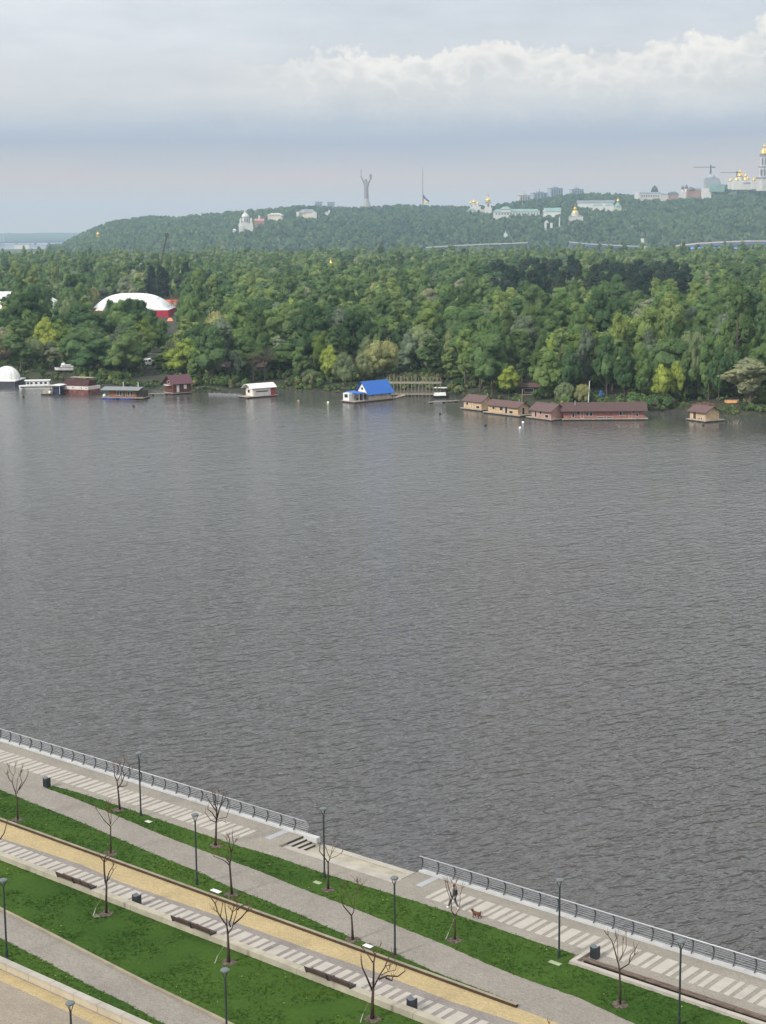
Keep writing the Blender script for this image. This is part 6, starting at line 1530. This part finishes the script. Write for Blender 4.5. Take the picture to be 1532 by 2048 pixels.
bridge('pale viaduct falling to the right below the small gold domed church', [(1140, 483), (1180, 487), (1240, 490), (1300, 493)], 2740, 2700, 14, M_bdeck, 30, 3)
bridge('pinkish road bridge with blue grey girders rising to the right edge', [(1352, 491), (1400, 486), (1450, 483), (1500, 481), (1600, 481)], 2650, 2500, 18, M_bpink, 40, 4)
far('bridge_tower', 'leaning white slab tower between the pale viaduct and the pinkish bridge', 'tower', 1288, 496, [('box', 'slab', M_wwall, 1284, 477, 1289.5, 497, 6)], Y=2640).rotation_euler[1] = R(-8)
far('blue_hall', 'long bright blue roofed hall under the pinkish bridge', 'hall', 1430, 501, [('box', 'wall', M_girder, 1372, 498, 1480, 503, 30), ('hip', 'roof', mat('bright_blue_roof', lin(92, 124, 176), .6, .1, .1), 1370, 494.5, 1482, 497.9, 32)], Y=2450)
bridge('faint blue grey road bridge far away at the left edge', [(-160, 486), (60, 483), (128, 482)], 6200, 5200, 24, M_girder, 150, 3)
far('pylon', 'faint grey bridge pylon at the left edge of the horizon', 'pylon', 5, 490, [('box', 'leg', M_blk, 0, 468, 3, 491, 3), ('box', 'leg', M_blk, 6, 470, 9, 491, 3), ('box', 'crossbeam', M_blk, 3, 474, 6, 476, 2.6)], Y=6000)
far('white_shed', 'white sheds under the far left bridge', 'shed', 44, 494, [('box', 'wall', M_wwall, 30, 489.5, 60, 495, 12), ('gable', 'roof', M_greyr, 29, 487.6, 61, 489.4, 13)], Y=4200)
# far plain beyond the river bend
fb = MB(); vs = []; fs = []
for i, px in enumerate(range(-400, 420, 20)):
    for Y, z in ((6800, -1), (7000, 3), (9800, 16 + 5 * mnoise.noise(Vector((px * .01, 0, 0)))), (11500, 30 + 6 * mnoise.noise(Vector((px * .03, 4, 0)))), (12600, 0)):
        q = dep(px, 480, Y); vs.append((q.x, Y, z))
n_ = 41
for i in range(n_ - 1):
    for j in range(4): fs.append((i * 5 + j, (i + 1) * 5 + j, (i + 1) * 5 + j + 1, i * 5 + j + 1))
fb.add(vs, fs); tag(fb.build('plain', mat('plain_green', (.06, .08, .045), .95, .4, .004, world=True)), kind='structure')
# low bank under the hill foot bridges
lb_ = MB(); lb_.prism([(-900, 2350), (1100, 2350), (1100, 2980), (-900, 2980)], -1, 1.2); tag(lb_.build('river_bank', MATS['hill_ground']), kind='structure')

# hill forest, kept off the buildings
r = random.Random(77); hp = []
for k in range(15000):
    px = r.uniform(95, 1760); t_ = r.random() ** .8 * 1.03
    p = hill_pt(px, t_)
    bad = False
    for (x, y, rad, bx, by) in HILLOBJ:
        if abs(p.x - x) < rad and -75 < p.y - y < rad * .6 and t_ > .12: bad = True; break
    if bad: continue
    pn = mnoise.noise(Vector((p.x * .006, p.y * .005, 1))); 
    kd = r.choices([0, 1, 2, 3, 4, 6, 8, 9], [5, 5, 4 + 4 * max(0, pn), 3, 1.2, .8 + 2.5 * max(0, pn), 1.2, 1.0] if px < 520 + 200 * pn or (px > 1250 and t_ < .45) else [6, 6, .8 + 2 * max(0, pn), .8, .4, .2 + max(0, pn), .3, 5.0])[0]  # dark oaks and pines on the right stand in for a cloud shadow
    s_ = r.uniform(.52, .95); hh = KINDS[kd][3]
    zs = s_ * (.85 if kd not in (4, 9) else .62)
    if t_ > .97: zs = min(zs, 14.5 / hh)
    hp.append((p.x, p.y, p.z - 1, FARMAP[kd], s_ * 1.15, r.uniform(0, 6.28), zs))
for k in range(700):
    p = Vector((r.uniform(-700, 1050), r.uniform(2360, 2960), 1)); px, _ = proj(p.x, p.y, 1)
    if any(abs(p.x - x) < rad and -60 < p.y - y < rad for (x, y, rad, bx, by) in HILLOBJ): continue
    if px > 1130 and p.y < 2760 and r.random() < .9: continue
    hp.append((p.x, p.y, 1, FARMAP[r.choice((0, 1, 2, 3))], r.uniform(.5, .8), r.uniform(0, 6), r.uniform(.35, .6)))
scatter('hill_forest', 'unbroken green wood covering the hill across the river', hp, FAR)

# inside the wood: air halls, gold capped chapel, piling rig
for (xa, xb, top, Y, lb) in ((188, 346, 586, 852, 'long white air hall with red end wall rising from the trees'), (-110, 134, 583, 880, 'white air hall half hidden behind the tall tree at left')):
    a, c = dep(xa, 650, Y), dep(xb, 650, Y); ztop = dep((xa + xb) / 2, top, Y).z; g_ = 2.4; t = thing('air_hall', lb, 'sports hall', ((a.x + c.x) / 2, Y, g_), 0, 'white air halls in the wood')
    hl = (c.x - a.x) / 2; q = MB(); vs = []; n, m_ = 22, 12
    for i in range(n + 1):
        f_ = -1 + 2 * i / n; hh = (ztop - g_) * (1 - abs(f_) ** 3.0) ** .62
        for j in range(m_ + 1):
            an = math.pi * j / m_; vs.append((f_ * hl, -math.cos(an) * 17, max(3.6 - .0 * hh, 0) * (1 if hh > 0 else 1) + max(0, hh - 3.6) * math.sin(an) ** .8))
    q.add(vs, [(i * (m_ + 1) + j, (i + 1) * (m_ + 1) + j, (i + 1) * (m_ + 1) + j + 1, i * (m_ + 1) + j + 1) for i in range(n) for j in range(m_)])
    q.build('membrane', mat('white_membrane', lin(228, 228, 226), .6, .04, .3), t, smooth=True)
    q = MB(); q.box(-hl, hl, -17, 17, -1, 3.58); q.build('wall', mat('crimson_wall', lin(172, 36, 62), .7, .08, .5), t)
    q = MB()
    for k in range(1, 6):
        x = -hl + 2 * hl * k / 6; f_ = -1 + 2 * k / 6; hh = (ztop - g_) * (1 - abs(f_) ** 3.0) ** .62
        q.tube([(x, -math.cos(an) * 17.05, 3.65 + max(0, hh - 3.6) * math.sin(an) ** .8 * 1.004) for an in np.linspace(0.02, math.pi - .02, 13)], .09, 4, cap=False)
    q.build('seams', mat('hall_seam', lin(196, 196, 196), .7, .05, 1), t)
far('red_roofed_hall', 'red orange roof beside the white air hall', 'hall', 338, 648, [('box', 'wall', M_stone, 325, 606, 357, 650, 40), ('gable', 'roof', mat('orange_roof', lin(190, 96, 70), .8, .12, .3), 322, 600, 358, 612, 44)], Y=905)
far('orange_tent', 'small orange tent at the foot of the crimson hall wall', 'tent', 340, 652, [('hip', 'canopy', mat('orange_canopy', lin(232, 140, 104), .7, .08, .3), 333, 636, 348, 645, 12), ('drum', 'pole', M_post, 334, 645, 335, 652, 1), ('drum', 'pole', M_post, 346, 645, 347, 652, 1)], Y=800)
far('chapel', 'slim white chapel tower with gold cap rising from the middle of the wood', 'chapel', 662, 548, [('drum', 'tower', M_wwall, 659, 532, 665, 560), ('drum', 'cornice', M_stone, 658, 530.6, 666, 531.9), ('onion', 'dome', M_gold, 659, 519, 665, 530.5), ('cross', 'cross', M_gold, 661, 515.5, 663, 519.5, 1)], Y=1250)
far('barn', 'small pale roofed barn peeping from the wood under the leaning mast', 'barn', 290, 545, [('box', 'wall', M_brick, 282, 533, 297, 548, 12), ('gable', 'roof', M_stone, 280, 527, 299, 533, 14)], Y=1180)
p0 = dep(318, 545, 1100); p1 = dep(333, 473, 1100); t = thing('crane_boom', 'dark leaning lattice crane boom sticking out of the wood', 'crane', p0); d_ = p1 - p0
q = MB()
for ox, oy in ((-.6, -.6), (.6, -.6), (.6, .6), (-.6, .6)): q.tube([(ox - d_.x * .3, oy, -d_.z * .3), (d_.x + ox * .4, d_.y + oy * .4, d_.z)], .2, 4)
for k in range(14):
    f_ = k / 14; g2 = (k + 1) / 14; s_ = 1 - .6 * f_
    q.tube([(d_.x * f_ - .6 * s_, -.6 * s_, d_.z * f_), (d_.x * g2 + .6 * s_, -.6 * s_, d_.z * g2)], .1, 4); q.tube([(d_.x * f_ + .6 * s_, .6 * s_, d_.z * f_), (d_.x * g2 - .6 * s_, .6 * s_, d_.z * g2)], .1, 4)
q.build('boom', mat('crane_brown', lin(84, 74, 68), .8, .2, .5), t)
q = MB(); q.box(d_.x - .9, d_.x + 1.4, -.7, .7, d_.z - .2, d_.z + 2.2); q.build('head', MATS['crane_brown'], t)
q = MB(); q.tube([(d_.x + .9, 0, d_.z), (d_.x + .9, 0, 4)], .08, 4); q.build('cable', M_dk, t)

# ---- grass blades over the lawns
TUFT = bpy.data.collections.new('grass_kinds'); r = random.Random(3)
for k in range(4):
    b = MB()
    for _ in range(9):
        x, y, a, h_ = r.uniform(-.09, .09), r.uniform(-.09, .09), r.uniform(0, 6.28), r.uniform(.04, .10)
        dx, dy = math.cos(a) * .016, math.sin(a) * .016; lx, ly = r.uniform(-.05, .05), r.uniform(-.05, .05)
        b.add([(x - dx, y - dy, 0), (x + dx, y + dy, 0), (x + lx, y + ly, h_)], [(0, 1, 2)])
    me = bpy.data.meshes.new('tuft'); me.from_pydata(b.v, [], b.f); me.materials.append(M_grass); TUFT.objects.link(bpy.data.objects.new('tuft_%d' % k, me))
gp = []; r = random.Random(9)
for (fn, fs_, u0, u1) in ((g1top, g1s, -101.3, -36), (g2n, c_(KV + .05), -106, KU1 - .4), (c_(66.3), lambda u: k2(u) + .15, -96, -40), (lambda u: max(p2s(u), 56.15), c_(56.15), -84, -55)):
    u = u0
    while u < u1:
        v0, v1 = sorted((fn(u), fs_(u))); n = max(0, (v1 - v0)) * .25 * 34
        for _ in range(int(n + r.random())):
            uu = u + r.uniform(0, .25); v = r.uniform(v0 - .05, v1 + .04)
            p = W(uu, v, G + .03); gp.append((p.x, p.y, p.z + .0, r.randint(0, 3), r.uniform(.6, 1.1), r.uniform(0, 6.28)))
        u += .25
scatter('grass', 'short green lawn grass on the embankment strips', gp, TUFT)
# dandelions
FL = bpy.data.collections.new('flower_kinds'); b = MB(); b.lathe([(.005, .05), (.024, .06), (.02, .07)], 6)
me = bpy.data.meshes.new('flower'); me.from_pydata(b.v, [], b.f); me.materials.append(mat('dandelion', lin(176, 174, 84), .8, .1, 5)); FL.objects.link(bpy.data.objects.new('flower_0', me))
fpnts = [(p[0] + .02, p[1], p[2] + .03, 0, rng.uniform(.8, 1.6), 0) for p in gp if mnoise.noise(Vector((p[0] * .7, p[1] * .7, 4))) > .1 and rng.random() < .014]
scatter('dandelions', 'scattered yellow dandelion flowers in the lawns', fpnts, FL)

# ------------------------------------------------------------------ render settings
S.view_settings.view_transform = 'Standard'; S.view_settings.look = 'None'; S.view_settings.exposure = 0; S.view_settings.gamma = 1
S.cycles.use_denoising = True; S.cycles.max_bounces = 8; S.cycles.diffuse_bounces = 4; S.cycles.glossy_bounces = 3; S.cycles.transmission_bounces = 3; S.cycles.volume_bounces = 0; S.cycles.transparent_max_bounces = 6
S.cycles.sample_clamp_indirect = 5
